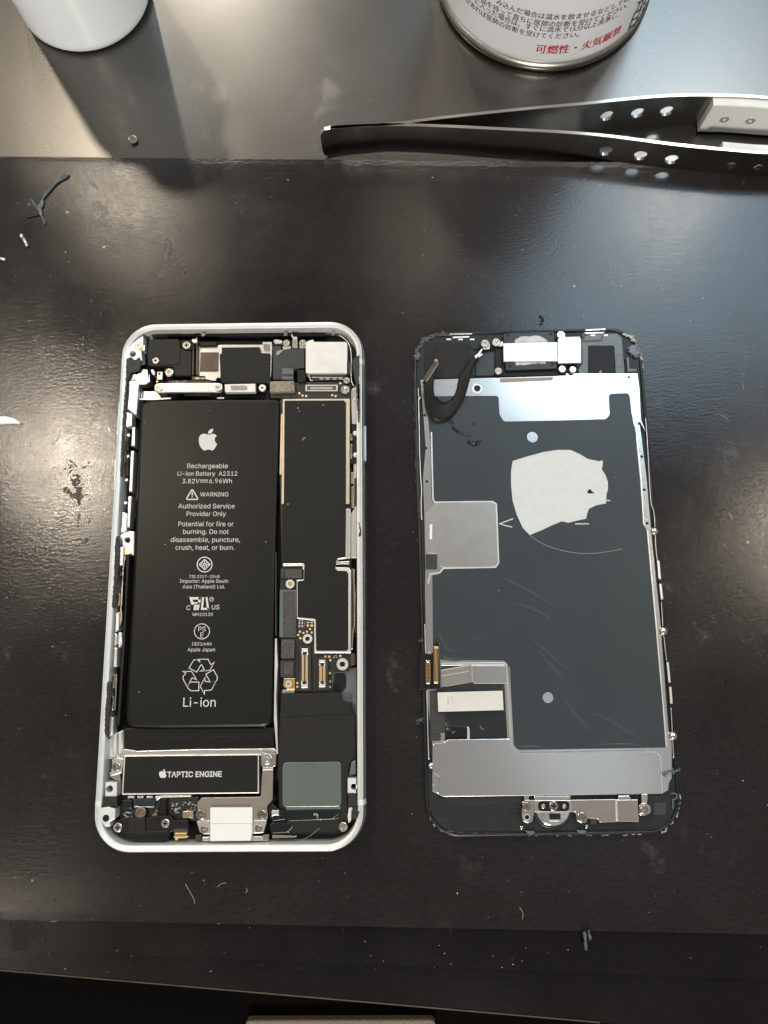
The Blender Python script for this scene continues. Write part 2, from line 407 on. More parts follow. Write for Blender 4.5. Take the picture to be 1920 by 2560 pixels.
def tube(name, path, rad, m, parent=None, n=8, taper=None):
    """round bar along a 3-D path in millimetres"""
    V = []; F = []; P = [Vector(p) for p in path]
    for i, p in enumerate(P):
        d = (P[min(i + 1, len(P) - 1)] - P[max(i - 1, 0)]).normalized()
        a = d.cross(Vector((0, 0, 1))); a = a.normalized() if a.length > 1e-4 else Vector((1, 0, 0)); b = d.cross(a)
        r = rad if taper is None else rad * taper(i / (len(P) - 1))
        V += [tuple(p + a * r * math.cos(2 * math.pi * k / n) + b * r * math.sin(2 * math.pi * k / n)) for k in range(n)]
    for i in range(len(P) - 1):
        for k in range(n): q = i * n + k; r2 = i * n + (k + 1) % n; F.append((q, r2, r2 + n, q + n))
    F.append(tuple(range(n - 1, -1, -1))); F.append(tuple(range((len(P) - 1) * n, len(P) * n)))
    return build(name, V, F, m, parent, True)
def bits(name, spots, m, parent=None, flat=0.6, seed=1):
    """many tiny irregular crumbs in one mesh; spots = (x, y, z, size) in mm"""
    rnd = random.Random(seed); V = []; F = []
    for x, y, z, s in spots:
        b = len(V); a0 = rnd.uniform(0, 6.28); k = rnd.uniform(0.35, 1)
        for j in range(5):
            a = a0 + j * 1.2566; r = s * rnd.uniform(0.5, 1); V.append((x + r * math.cos(a), y + r * k * math.sin(a), z))
        for j in range(5):
            a = a0 + j * 1.2566 + 0.3; r = s * rnd.uniform(0.3, 0.7); V.append((x + r * math.cos(a), y + r * k * math.sin(a), z + s * flat * rnd.uniform(0.5, 1)))
        for j in range(5): F.append((b + j, b + (j + 1) % 5, b + 5 + (j + 1) % 5, b + 5 + j))
        F.append(tuple(b + 5 + j for j in range(5)))
    return tag(build(name, V, F, m, parent), kind='stuff')
def along(zone, path, n, spread, z, size, seed):
    rnd = random.Random(seed); P = smooth_path(path, 8); out = []
    for _ in range(n):
        p = rnd.choice(P); q = (p[0] + rnd.gauss(0, spread), p[1] + rnd.gauss(0, spread)); w_ = un(zp(zone, q), z)
        out.append((w_[0], w_[1], z + rnd.uniform(-0.05, 0.05), size * rnd.uniform(0.4, 1.3)))
    return out

# ------------------------------------------------------------------ the setting: floor, stacked boards, metal plate
build('dark_floor', [(-900, -900, -73.2), (900, -900, -73.2), (900, 900, -73.2), (-900, 900, -73.2)], [(0, 1, 2, 3)], 'floor_dark')['kind'] = 'structure'
def sheet(name, corners, z, th, m, nx=90, ny=70, curl=0.0, seed=0):
    """rectangular sheet (corners: near left, near right, far right, far left) with softened rims"""
    V = []; F = []; c = [Vector(p) for p in corners]
    def P(u, v): return (c[0] * (1 - u) + c[1] * u) * (1 - v) + (c[3] * (1 - u) + c[2] * u) * v
    rnd = random.Random(seed)
    for j in range(ny + 1):
        for i in range(nx + 1):
            p = P(i / nx, j / ny); dv = min(j, ny - j) / ny
            edge = max(0.0, 1 - dv / 0.055)
            zz = z - curl * edge ** 2
            if j in (0, ny): zz -= 0.04; p = p + Vector((0, 0.10 * noise.noise(Vector((p.x * 0.35, seed, 0))) + 0.05 * noise.noise(Vector((p.x * 1.7, seed, 3)))))
            V.append((p.x, p.y, zz))
    for j in range(ny):
        for i in range(nx): a = j * (nx + 1) + i; F.append((a, a + 1, a + nx + 2, a + nx + 1))
    rim = [i for i in range(nx + 1)] + [j * (nx + 1) + nx for j in range(1, ny + 1)] + [ny * (nx + 1) + i for i in range(nx - 1, -1, -1)] + [j * (nx + 1) for j in range(ny - 1, 0, -1)]
    b = len(V); V += [(V[i][0], V[i][1], z - th) for i in rim]; n = len(rim)
    for k in range(n): F.append((rim[k], b + k, b + (k + 1) % n, rim[(k + 1) % n]))
    F.append(tuple(range(b + n - 1, b - 1, -1)))
    return build(name, V, F, m)
def line_y(p, q, x): return p[1] + (q[1] - p[1]) * (x - p[0]) / (q[0] - p[0])
tl, tr = un((0, 390), 0), un((1920, 408), 0); bl, brr = un((0, 2300), 0), un((1920, 2337), 0)
X0, X1 = -210, 230
board = sheet('work_board', [(X0, line_y(bl, brr, X0)), (X1, line_y(bl, brr, X1)), (X1, line_y(tl, tr, X1)), (X0, line_y(tl, tr, X0))], 0, 2.4, 'board', 260, 120, 0.22, 1)
b2l, b2r = un((0, 2375), -2.5), un((1920, 2449), -2.5)
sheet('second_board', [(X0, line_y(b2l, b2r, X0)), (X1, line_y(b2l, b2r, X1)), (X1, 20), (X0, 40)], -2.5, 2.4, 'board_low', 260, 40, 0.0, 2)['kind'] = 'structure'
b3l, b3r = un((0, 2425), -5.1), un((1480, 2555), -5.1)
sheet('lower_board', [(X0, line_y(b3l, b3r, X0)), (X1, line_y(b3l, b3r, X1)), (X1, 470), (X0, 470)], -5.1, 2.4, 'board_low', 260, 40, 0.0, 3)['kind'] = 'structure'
sheet('metal_plate', [(X0, 60), (X1, 40), (X1, 460), (X0, 460)], -2.5, 2.4, 'plate', 60, 60, 0.0, 4)['kind'] = 'structure'
board['kind'] = 'structure'
# paler worn rim along the lowest board edge
strokes('worn_edge', 'PX', [[(-20, 2424.0), (400, 2460.5), (900, 2504), (1250, 2534.5), (1500, 2556.5)]], 3.0, -5.0, 'brown', [o for o in COL.objects if o.name == 'lower_board'][0])

# ------------------------------------------------------------------ the open phone body
PC = (-39.58, 21.31); PPHI = -0.0615
phone = root('phone_body', 'opened smartphone body with silver frame, black battery and exposed circuit board', 'phone', (PC[0], PC[1], 0))
def rrect(c, phi, w_, h_, r, n=10):
    out = []
    for sx, sy, a0 in ((1, 1, 0), (-1, 1, 90), (-1, -1, 180), (1, -1, 270)):
        ns = 14
        for k in range(n + 1):
            a = math.radians(a0 + 90 * k / n)
            out.append((sx * (w_ / 2 - r) + r * math.cos(a), sy * (h_ / 2 - r) + r * math.sin(a)))
        # straight run up to the next corner is subdivided
        nxt = {(1, 1): (-1, 1), (-1, 1): (-1, -1), (-1, -1): (1, -1), (1, -1): (1, 1)}[(sx, sy)]
        a = math.radians(a0 + 90); p = out[-1]; q = (nxt[0] * (w_ / 2 - r) + r * math.cos(a), nxt[1] * (h_ / 2 - r) + r * math.sin(a))
        for k in range(1, ns): out.append((p[0] + (q[0] - p[0]) * k / ns, p[1] + (q[1] - p[1]) * k / ns))
    cs, sn = math.cos(phi), math.sin(phi)
    return [(c[0] + cs * x - sn * y, c[1] + sn * x + cs * y) for x, y in out]
def swept(name, prof, c, phi, w_, h_, r, m, parent, sel=None, grow=0.0):
    rings = [rrect(c, phi, w_ - 2 * (d - grow), h_ - 2 * (d - grow), max(0.5, r - d + grow)) for d, z in prof]; n = len(rings[0])
    V = [(x, y, z) for (d, z), rg in zip(prof, rings) for x, y in rg]; F = []
    for i in range(len(prof) - 1):
        for k in range(n):
            if sel and not sel(k, n): continue
            a, b = i * n + k, i * n + (k + 1) % n; F.append((a, b, b + n, a + n))
    return build(name, V, F, m, parent, True)
OUTP = [(2.2, 0.0), (1.1, 0.25), (0.42, 1.1), (0.08, 2.4), (0.0, 3.6), (0.08, 4.8), (0.30, 5.7), (0.55, 6.25), (0.66, 6.45)]
frame = swept('frame', OUTP, PC, PPHI, 67.3, 138.4, 9.6, 'alu', phone)
swept('rim_ledge', [(0.66, 6.45), (0.74, 6.50), (0.84, 6.45), (0.90, 6.30), (1.9, 6.22), (2.02, 6.15), (2.1, 5.9), (2.1, 0.8)], PC, PPHI, 67.3, 138.4, 9.6, 'lip', phone)
prism('floor_plate', rrect(PC, PPHI, 63.3, 134.4, 7.7), 1.0, 0.5, 'black_plastic', phone, 0)
prism('back_glass', rrect(PC, PPHI, 63.2, 134.3, 7.7), 0.45, 0.4, 'white_plastic', phone, 0)
def ap(p): return min(range(96), key=lambda k: 0)
_ring = rrect(PC, PPHI, 67.3, 138.4, 9.6)
def near(px, half):
    w_ = un(px, 3.6); i0 = min(range(len(_ring)), key=lambda k: (_ring[k][0] - w_[0]) ** 2 + (_ring[k][1] - w_[1]) ** 2)
    n = len(_ring)
    return lambda k, n_: ((k - i0 + n) % n) in half
def band(px, length=1.3):
    """white plastic antenna line set into the frame"""
    c = Vector(un(px, 3.6)); cs, sn = math.cos(PPHI), math.sin(PPHI); loc = ((c.x - PC[0]) * cs + (c.y - PC[1]) * sn, -(c.x - PC[0]) * sn + (c.y - PC[1]) * cs)
    sx = 1 if loc[0] > 0 else -1; V = []; F = []
    for t in (-length / 2, length / 2):
        for d, z in OUTP[2:] + [(0.76, 6.52), (0.9, 6.32), (1.6, 6.27)]:
            x, y = sx * (33.65 - d + 0.02), loc[1] + t; V.append((PC[0] + cs * x - sn * y, PC[1] + sn * x + cs * y, z + 0.01))
    n = len(V) // 2
    for i in range(n - 1): F.append((i, i + 1, n + i + 1, n + i))
    return build('antenna_band', V, F, 'white_plastic', phone, True)
band((913, 912)); band((915, 2000)); band((246, 2003)); band((305, 912))
# side keys
def key(py0, py1, side, d=0.35):
    pts = []
    for py in (py0, py1):
        c = Vector(un((915 if side > 0 else 300 - (py - 1000) * 0.06, py), 3.6)); pts.append(((c.x - PC[0]) * math.sin(-PPHI) + (c.y - PC[1]) * math.cos(PPHI)))
    cs, sn = math.cos(PPHI), math.sin(PPHI); y0, y1 = sorted(pts); x = side * 33.6
    loc = rounded([(x, y0), (x + side * d, y0), (x + side * d, y1), (x, y1)], 0.2)
    return prism('side_key', [(PC[0] + cs * a - sn * b, PC[1] + sn * a + cs * b) for a, b in loc], 4.8, 2.4, 'alu', phone, 0.15)
key(1068, 1155, 1, 0.45); key(1150, 1226, -1); key(1010, 1090, -1)

# battery
bat = part('battery', 'PX', [(351, 1001), (520, 998), (693, 998), (698, 1004), (688, 1400), (679, 1818), (400, 1821), (313, 1818), (330, 1500)], 5.0, 3.6, 'battery', phone, 24, 0.75)
pouch = part('battery_tab', 'E', [(248, 1225), (1605, 1222), (1605, 1405), (1585, 1418), (268, 1418), (248, 1395)], 3.7, 2.2, 'battery', phone, 18, 0.4)
for q in (rect(378, 1305, 882, 1424), rect(955, 1298, 1458, 1418)): part('tape_flap', 'E', q, 3.82, 0.35, 'battery', pouch, 14, 0.1)
ZB = 5.03; PW = 'print_white'
apple('B', 995, 439, 201, ZB, PW, bat)
for t, a, b, y in (('Rechargeable', 803, 1178, 702), ('Li-ion Battery  A2312', 713, 1265, 771), ('3.82V', 758, 915, 841), ('6.96Wh', 1005, 1215, 840), ('WARNING', 922, 1183, 962),
                   ('Authorized Service', 722, 1240, 1072), ('Provider Only', 797, 1160, 1143), ('Potential for fire or', 722, 1230, 1237), ('burning. Do not', 765, 1185, 1308),
                   ('disassemble, puncture,', 650, 1290, 1382), ('crush, heat, or burn.', 695, 1238, 1454), ('TIS 2217-2548', 820, 1100, 1714), ('Importer: Apple South', 735, 1180, 1758), ('Asia (Thailand) Ltd.', 762, 1150, 1810)):
    text(t, 'B', a, b, y, ZB, PW, bat, 0.0)
strokes('direct_current_sign', 'B', [[(924, 812), (994, 812)], [(924, 830), (943, 830)], [(949, 830), (968, 830)], [(974, 830), (993, 830)]], 7, ZB, PW, bat)
strokes('warning_sign', 'B', [rounded([(850, 894), (793, 990), (906, 990)], 10)], 11, ZB, PW, bat, True)
strokes('warning_mark', 'B', [[(849, 920), (849, 955)], [(849, 963), (849, 972)]], 10, ZB, PW, bat)
strokes('standard_mark', 'B', [circle((964, 1590), 68, 40)], 9, ZB, PW, bat, True)
strokes('standard_mark_diamond', 'B', [[(964, 1543), (1013, 1590), (964, 1637), (915, 1590)]], 9, ZB, PW, bat, True)
strokes('standard_mark_cross', 'B', [[(964, 1548), (964, 1632)], [(920, 1590), (1008, 1590)], [(942, 1572), (986, 1608)], [(942, 1608), (986, 1572)]], 7, ZB, PW, bat)
strokes('component_mark', 'E', [[(944, 57), (856, 57), (868, 102), (934, 104)], [(898, 104), (890, 163)], [(938, 47), (914, 163)]], 22, ZB, PW, bat)
strokes('component_mark', 'E', [[(966, 46), (955, 152), (1022, 152)], [(996, 46), (1012, 163)]], 18, ZB + 0.01, PW, bat)
strokes('registered_ring', 'E', [circle((1042, 66), 18, 20)], 4, ZB, PW, bat, True)
for t, a, b, y, bo in (('C', 815, 850, 162, .0), ('US', 1043, 1112, 157, .0), ('R', 1035, 1050, 74, 0), ('MH10120', 872, 1052, 216, .0), ('PS', 922, 988, 354, .0), ('E', 940, 967, 409, .0), ('1821mAh', 862, 1042, 482, .0), ('Apple Japan', 825, 1072, 535, .0), ('Li-ion', 785, 1078, 1034, 0)):
    text(t, 'E', a, b, y, ZB, PW, bat, bo)
strokes('safety_mark_ring', 'E', [circle((955, 355), 68, 40)], 7, ZB, PW, bat, True)
REC = [[(838, 685), (880, 615), (905, 606), (930, 612), (950, 650), (908, 722)], [(905, 606), (1010, 606), (1035, 655), (1066, 634), (1027, 706), (936, 715), (975, 696), (940, 632)],
       [(990, 742), (1060, 700), (1096, 770), (1088, 800), (1068, 814), (1030, 812)], [(1082, 806), (1042, 880), (1022, 887), (980, 887), (978, 922), (940, 852), (982, 772), (985, 806), (1072, 815)],
       [(928, 812), (926, 890), (856, 890), (832, 872), (828, 846), (850, 812)], [(828, 866), (788, 790), (783, 765), (812, 728), (780, 715), (862, 716), (906, 790), (866, 774), (832, 838)]]
strokes('recycling_mark', 'E', REC, 7, ZB, PW, bat, True)
bits('dust_flecks', [(*un(zp('B', p), ZB), ZB, s) for p, s in (((1010, 172), .12), ((415, 280), .16), ((432, 412), .14), ((600, 1405), .2), ((1528, 1382), .3), ((875, 1638), .12), ((650, 775), .08), ((1575, 1203), .1))] +
     [(*un(zp('E', p), ZB), ZB, s) for p, s in (((830, 43), .12), ((447, 202), .15), ((388, 900), .2), ((1520, 1222), .15))], 'dust', bat)

# gutters left and right of the battery
part('flex_strip', 'Q2', [(395, 945), (438, 945), (400, 1600), (372, 2210), ('Y', 240, 1760), ('Y', 205, 1800), ('Y', 245, 1200), ('Y', 300, 400)], 4.4, 3.0, 'charcoal', phone, 0, 0.1)
part('battery_edge_film', 'Q1', [(500, 680), (515, 680), (440, 2212), (425, 2212)], 3.6, 2.2, 'grey_flex', phone, 0, 0.05)
part('divider_wall', 'D', [(150, 0), (160, 0), (165, 1100), (148, 1100)], 4.6, 3.4, 'grey_flex', phone, 0, 0.03)
part('divider_wall', 'D', [(145, 1140), (165, 1140), (180, 1480), (160, 1900), ('F3', 605, 150), ('F3', 590, 150), ('D', 130, 2200)], 4.6, 3.4, 'silver', phone, 0, 0.05)

# left flank: bright rail pieces, spring contacts, old adhesive
S = 'silver_bright'
part('side_rail', 'Q1', [(300, 415), (440, 410), (460, 500), (425, 950), (360, 925), (270, 850), (285, 700)], 5.6, 4, S, phone, 12, 0.5)
part('corner_bracket', 'Q1', [(300, 390), (330, 300), (430, 330), (490, 250), (590, 260), (595, 400), (620, 310), (625, 450), (560, 490), (460, 490), (440, 415), (340, 420)], 5.3, 3, 'steel', phone, 6, 0.2)
part('side_rail', 'Q1', [(268, 890), (355, 925), (355, 1100), (280, 1125), (262, 1110)], 5.7, 3, 'silver', phone, 8, 0.25)
part('side_rail', 'Q1', [(355, 1120), (405, 1120), (400, 1410), (340, 1405)], 5.4, 3, S, phone, 12, 0.3)
part('side_rail', 'Q1', [(335, 1475), (390, 1475), (360, 2095), (308, 2085)], 5.4, 3, S, phone, 12, 0.3)
part('side_rail', 'Q2', [(415, 60), (475, 60), (445, 530), (398, 530)], 5.4, 3, S, phone, 8, 0.3)
part('side_rail', 'Q2', [(330, 300), (405, 320), (395, 570), (310, 605)], 5.7, 3, 'silver', phone, 6, 0.25)
part('hook_bracket', 'Q2', [(290, 640), (350, 600), (440, 580), (515, 590), (505, 960), (470, 930), (370, 940), (350, 830), (285, 800)], 5.0, 3, S, phone, 16, 0.4, [(405, 720, 34)])
part('side_rail', 'Q2', [(290, 815), (355, 825), (340, 1090), (280, 1105)], 5.7, 3, 'silver', phone, 6, 0.25)
part('copper_spot', 'Q2', rect(360, 860, 430, 935), 5.1, 0.5, 'gold', phone, 8)
part('spring_contact', 'Q2', [(270, 1190), (320, 1200), (305, 1260), (265, 1250)], 5.2, 2, 'nickel', phone, 6)
part('spring_contact', 'Q2', [(255, 1505), (300, 1505), (290, 1705), (240, 1700)], 5.2, 2, 'nickel', phone, 8, 0.3)
part('side_rail', 'Q2', [(232, 1810), (295, 1790), (280, 2050), (225, 2095)], 5.7, 3, 'silver', phone, 6, 0.25)
part('gold_trace', 'Q2', [(360, 960), (385, 960), (350, 1170), (330, 1700), (312, 1700), (335, 1170)], 4.9, 1, 'nickel', phone, 0, 0.1)
part('gold_trace', 'Y', [(262, 0), (280, 0), (262, 330), (275, 480), (240, 600), (245, 400)], 4.9, 1, 'nickel', phone, 0, 0.1)
part('oval_boss', 'Y', [(218, 640), (265, 640), (272, 790), (235, 840), (215, 800)], 5.3, 3, 'silver', phone, 18, 0.4)
part('side_rail', 'Y', [(185, 640), (215, 680), (215, 790), (190, 830), (165, 800), (170, 660)], 5.0, 3, 'steel', phone, 12, 0.3)
part('side_rail', 'Y', [(170, 830), (215, 830), (205, 1065), (160, 1075)], 5.7, 3, 'silver', phone, 4, 0.25)
part('spring_contact', 'Y', [(155, 1160), (182, 1160), (172, 1330), (145, 1330)], 5.2, 2, 'nickel', phone, 4, 0.3)
part('spring_contact', 'Y', [(135, 1430), (168, 1430), (160, 1605), (128, 1600)], 5.2, 2, 'nickel', phone, 4, 0.3)
part('gold_trace', 'Y', [(190, 1160), (210, 1160), (190, 1600), (172, 1600)], 4.9, 1, 'nickel', phone, 0, 0.1)
part('side_rail', 'Y', [(120, 1680), (168, 1690), (155, 1890), (110, 1935), (108, 1720)], 5.6, 3, 'silver', phone, 8, 0.3)
part('side_rail', 'Y', [(150, 1900), (285, 1840), (285, 2060), (240, 2190), (95, 2200), (95, 1970)], 4.4, 2.5, 'silver', phone, 8, 0.4)
part('inner_rib', 'Y', [(140, 1920), (160, 1900), (150, 2060), (185, 2190), (165, 2190), (135, 2070)], 4.8, 0.8, S, phone, 4, 0.2)
part('inner_rib', 'Y', [(200, 1880), (225, 1870), (220, 2170), (195, 2180)], 4.8, 0.8, S, phone, 4, 0.2)
for x, y in ((300, 1245), (290, 1560), (272, 1915)): disc('spring_pin', 'Q1', x, y, 30, 5.1, 2.5, 'nickel', phone, 0.3, 14)
disc('spring_pin', 'Q2', 380, 165, 30, 5.1, 2.5, 'nickel', phone, 0.3, 14)
for x, y, a, b in ((250, 1640, 300, 1850), (262, 1330, 300, 1480)): part('side_clip', 'Q1', rect(x, y, a, b), 4.6, 1.6, 'brown', phone, 5, 0.2)
part('glue_strip', 'Q1', jagged([(275, 95), (330, 70), (400, 120), (480, 70), (490, 230), (440, 290), (350, 300), (295, 400), (285, 640), (265, 830), (235, 1180), (240, 1500), (215, 1850), (175, 1860), (205, 1200), (225, 900), (245, 640), (265, 380)], 7, 16, 5), 6.38, 0.5, 'residue', phone, 0, 0.1)
part('glue_strip', 'Q2', jagged([(240, 655), (280, 655), (285, 800), (275, 1100), (265, 1300), (250, 1500), (235, 1720), (175, 1730), (190, 1500), (210, 1200), (225, 800)], 7, 16, 6), 6.38, 0.5, 'residue', phone, 0, 0.1)
part('glue_strip', 'Y', jagged([(85, 1260), (140, 1245), (138, 1330), (125, 1600), (110, 1800), (100, 1960), (55, 1880), (62, 1580), (80, 1400)], 6, 14, 8), 6.38, 0.5, 'residue', phone, 0, 0.1)
part('glue_strip', 'A3', jagged([(1490, 430), (1548, 400), (1552, 560), (1545, 700), (1550, 985), (1525, 985), (1500, 760), (1470, 640), (1450, 470)], 6, 14, 9), 6.38, 0.6, 'residue', phone, 0, 0.1)
part('glue_strip', 'C', jagged([(1120, 0), (1152, 0), (1155, 250), (1150, 460), (1132, 460), (1118, 260)], 4, 14, 10), 6.38, 0.4, 'residue', phone, 0, 0.1)
part('glue_crumb', 'C', jagged([(1132, 1660), (1150, 1690), (1180, 1770), (1165, 1830), (1132, 1830), (1150, 1760)], 6, 14, 11), 6.4, 0.3, 'residue', phone, 0, 0.08)
# right flank
part('rail_plate', 'C', [(1045, 90), (1115, 0), (1120, 480), (1112, 960), (1114, 1560), (1114, 2090), (1045, 2090), (1045, 1560), (1080, 1500), (1075, 960), (1050, 300)], 4.9, 3, S, phone, 6, 0.2)
for x0, y0, x1, y1 in ((1040, 600, 1062, 680), (1040, 720, 1062, 900), (1045, 1060, 1080, 1200), (1050, 1230, 1082, 1490)): part('side_contact', 'C', rect(x0, y0, x1, y1), 5.1, 2, 'nickel', phone, 4, 0.2)
part('side_recess', 'C', jagged([(1050, 480), (1110, 480), (1112, 950), (1080, 970), (1045, 960), (1062, 700)], 5, 20, 4), 5.05, 1.0, 'black_plastic', phone, 0, 0.1)
for x, y in ((1095, 590), (1098, 850)): disc('spring_pin', 'C', x, y, 30, 5.4, 2.5, 'silver', phone, 0.3, 14)
part('side_recess', 'C', [(1085, 1130), (1112, 1130), (1110, 1460), (1085, 1480)], 5.15, 1, 'pcb', phone, 4, 0.1)
part('gold_trace', 'D', [(1150, 215), (1180, 215), (1165, 400), (1165, 1000), (1150, 1300), (1140, 1300)], 4.6, 1, 'brown', phone, 0, 0.1)
part('gold_trace', 'D', [(1172, 230), (1195, 230), (1190, 420), (1205, 500), (1198, 980), (1175, 1090), (1165, 1280), (1150, 1280), (1160, 1060), (1180, 960)], 4.9, 1, 'nickel', phone, 0, 0.1)
for y0, y1 in ((440, 530), (700, 800), (985, 1060)): part('side_clip', 'D', rect(1195, y0, 1218, y1), 5.2, 1, 'pcb', phone, 4, 0.1)
part('rust_spot', 'D', [(1145, 1330), (1195, 1340), (1200, 1480), (1140, 1500)], 4.4, 1.5, 'brown', phone, 8)

# top-left corner and camera cover
part('corner_plate', 'A2', [(55, 470), (85, 360), (150, 260), (215, 205), (300, 150), (300, 330), (275, 345), (282, 470), (180, 490), (120, 440)], 6.26, 3, 'lip', phone, 10, 0.15, [(163, 387, 40)])
screw('A2', 243, 282, 52, 6.6, phone); part('screw_tab', 'A2', [(275, 270), (320, 275), (318, 345), (275, 340)], 6.45, 0.4, 'nickel', phone, 4)
cov = part('camera_cover', 'A2', [(370, 195), (768, 192), (778, 300), (815, 340), (925, 350), (920, 660), (905, 672), (700, 668), (695, 555), (510, 548), (358, 540), (352, 330)], 5.3, 3.6, 'charcoal', phone, 22, 0.22)
part('camera_cover_step', 'A2', [(500, 322), (776, 316), (773, 522), (508, 532)], 5.55, 0.4, 'charcoal', cov, 30, 0.1)
for x, y in ((860, 270), (440, 455)): disc('screw_well', 'A2', x, y, 62, 5.42, 0.3, 'black_void', cov, 0.05)
part('cover_ear', 'A2', [(780, 210), (930, 205), (940, 340), (800, 340)], 5.1, 2, 'black_plastic', phone, 30, 0.15)
part('cover_ear', 'A2', [(565, 565), (700, 560), (700, 670), (590, 680)], 5.0, 2, 'charcoal', phone, 40, 0.15)
for x, y, r in ((860, 275, 52), (460, 473, 45), (635, 625, 56)): screw('A2', x, y, r, 5.75, phone)
part('cover_shadow_gap', 'A2', [(325, 230), (370, 190), (370, 560), (560, 570), (560, 690), (430, 700), (300, 520)], 2.5, 1, 'black_void', phone, 10, 0)  # black slab paints in the shadow around the camera cover
part('light_sensor', 'A2', [(478, 618), (552, 618), (548, 722), (476, 722)], 5.2, 1.4, 'taupe', phone, 4, 0.12); disc('sensor_hole', 'A2', 510, 645, 14, 5.24, 0.2, 'black_void', phone, 0)
disc('gold_pad', 'A2', 480, 745, 13, 4.6, 0.2, 'pad', phone, 0.03)
part('white_tab', 'A2', [(395, 590), (430, 590), (455, 640), (440, 670), (410, 640)], 5.0, 1, S, phone, 8)
part('hook', 'A2', [(925, 200), (985, 190), (995, 160), (1000, 235), (975, 245), (940, 240)], 5.6, 0.8, S, phone, 6)
for x in (935, 985): part('metal_rib', 'A2', [(x, 250), (x + 22, 245), (x + 18, 660), (x - 6, 660)], 4.6, 3, 'brown', phone, 0, 0.15)
part('black_cable', 'A2', [(1025, 235), (1260, 228), (1250, 285), (1030, 292)], 4.4, 1, 'black_plastic', phone, 8, 0.3)
bar = part('bracket_bar', 'A2', [(442, 768), (700, 762), (1180, 762), (1325, 765), (1328, 885), (445, 888)], 5.6, 0.6, 'silver', phone, 55, 0.18)
part('bracket_bridge', 'A2', [(572, 766), (1200, 764), (1203, 886), (572, 886)], 6.0, 0.5, S, bar, 8, 0.2)
screw('A2', 496, 827, 52, 6.05, phone); screw('A2', 1272, 824, 52, 6.05, phone)
part('flex_edge', 'A2', [(620, 735), (850, 730), (1190, 735), (1190, 765), (600, 765)], 5.2, 1, 'pcb', phone, 6)
bits('solder_points', along('A2', [(630, 750), (720, 745), (850, 735)], 40, 5, 5.25, 0.16, 6), 'print_grey', phone)
part('amber_flex', 'A2', [(930, 680), (1110, 680), (1110, 725), (930, 725)], 4.9, 0.6, 'brown', phone, 4); text('820-01', 'A2', 975, 1090, 715, 4.95, 'pad', phone, .01)
part('silver_tab', 'A2', [(1105, 672), (1245, 668), (1255, 700), (1235, 740), (1160, 725), (1100, 715)], 5.2, 0.8, 'steel', phone, 15)
part('white_floor', 'A2', [(290, 870), (470, 870), (540, 955), (290, 965)], 3.4, 1, S, phone, 0); part('white_floor', 'A2', [(240, 850), (285, 850), (285, 965), (240, 965)], 3.0, 1, 'steel', phone, 0)
part('painted_shade_strip', 'A2', [(835, 900), (1190, 895), (1190, 925), (835, 925)], 4.0, 1, 'grey_flex', phone, 0)  # grey strip, shade below the bracket bar put in as colour
part('thin_shim', 'A2', [(250, 965), (660, 955), (655, 972), (400, 985), (250, 980)], 5.1, 0.3, 'silver', phone, 0)
part('nickel_tab', 'A2', [(1252, 950), (1345, 950), (1345, 972), (1252, 972)], 5.15, 0.4, 'nickel', phone, 3)
# top centre
part('top_bracket', 'A2', [(1022, 292), (1240, 290), (1290, 268), ('A3', 290, 268), ('A3', 290, 232), ('A3', 412, 232), ('A3', 416, 380), ('A3', 400, 700), (1300, 700), (1015, 670)], 3.6, 1.2, S, phone, 5, 0.12)
part('tan_pad', 'A3', [(300, 258), (392, 262), (385, 350), (310, 345)], 3.8, 0.3, 'foam_tan', phone, 10)
part('dark_square', 'A2', [(1042, 365), (1275, 365), (1272, 610), (1035, 610)], 3.9, 0.5, 'brown', phone, 0)
part('black_block', 'A2', [(1318, 302), ('A3', 255, 298), ('A3', 266, 376), ('A3', 388, 378), ('A3', 392, 772), (1305, 765), (1288, 390), (1316, 382)], 4.4, 2, 'sticker', phone, 5, 0.12)
lab = part('label_bar', 'A2', [(1355, 780), ('A3', 200, 772), ('A3', 200, 880), (1360, 884)], 5.5, 1.5, 'label_metal', phone, 4, 0.1)
part('label_smudge', 'PX', jagged([zp('A2', p) for p in ((1435, 800), ('A3', 92, 798), ('A3', 95, 855), (1435, 860))], 1, 2.4, 3), 5.53, 0.06, 'print_grey', lab, 0, 0)
screw('A3', 288, 825, 47, 5.6, phone, RING_W, 'standoff')
part('foam_pad', 'A3', [(385, 738), (700, 733), (706, 872), (384, 882)], 5.7, 1.4, 'foam_tan', phone, 18, 0.25)
part('grey_flex', 'A3', [(425, 282), (520, 280), (560, 345), (640, 318), (836, 318), (836, 575), (700, 585), (690, 722), (425, 722)], 4.6, 1.5, 'grey_flex', phone, 14, 0.2)
part('flex_fold', 'A3', [(545, 570), (690, 575), (690, 650), (545, 648)], 4.75, 0.2, 'grey_plastic', phone, 4, 0.08); part('flex_fold', 'A3', rect(545, 680, 690, 722), 4.75, 0.2, 'grey_plastic', phone, 4, 0.08)
part('bracket_arm', 'A3', [(430, 212), (470, 198), (545, 212), (545, 252), (450, 255)], 4.9, 1.2, S, phone, 8); part('bracket_arm', 'A3', [(470, 352), (545, 335), (575, 335), (500, 402), (465, 402)], 4.8, 0.5, 'nickel', phone, 6)
part('bracket_arm', 'A3', [(550, 285), (655, 285), (655, 318), (560, 335)], 4.8, 0.5, S, phone, 4)
part('ground_clip', 'A3', [(675, 200), (741, 196), (741, 312), (675, 312)], 5.0, 1, 'nickel', phone, 5); part('ground_clip', 'A3', [(660, 130), (675, 130), (690, 165), (740, 165), (740, 200), (690, 200), (665, 160)], 5.3, 0.6, S, phone, 5)
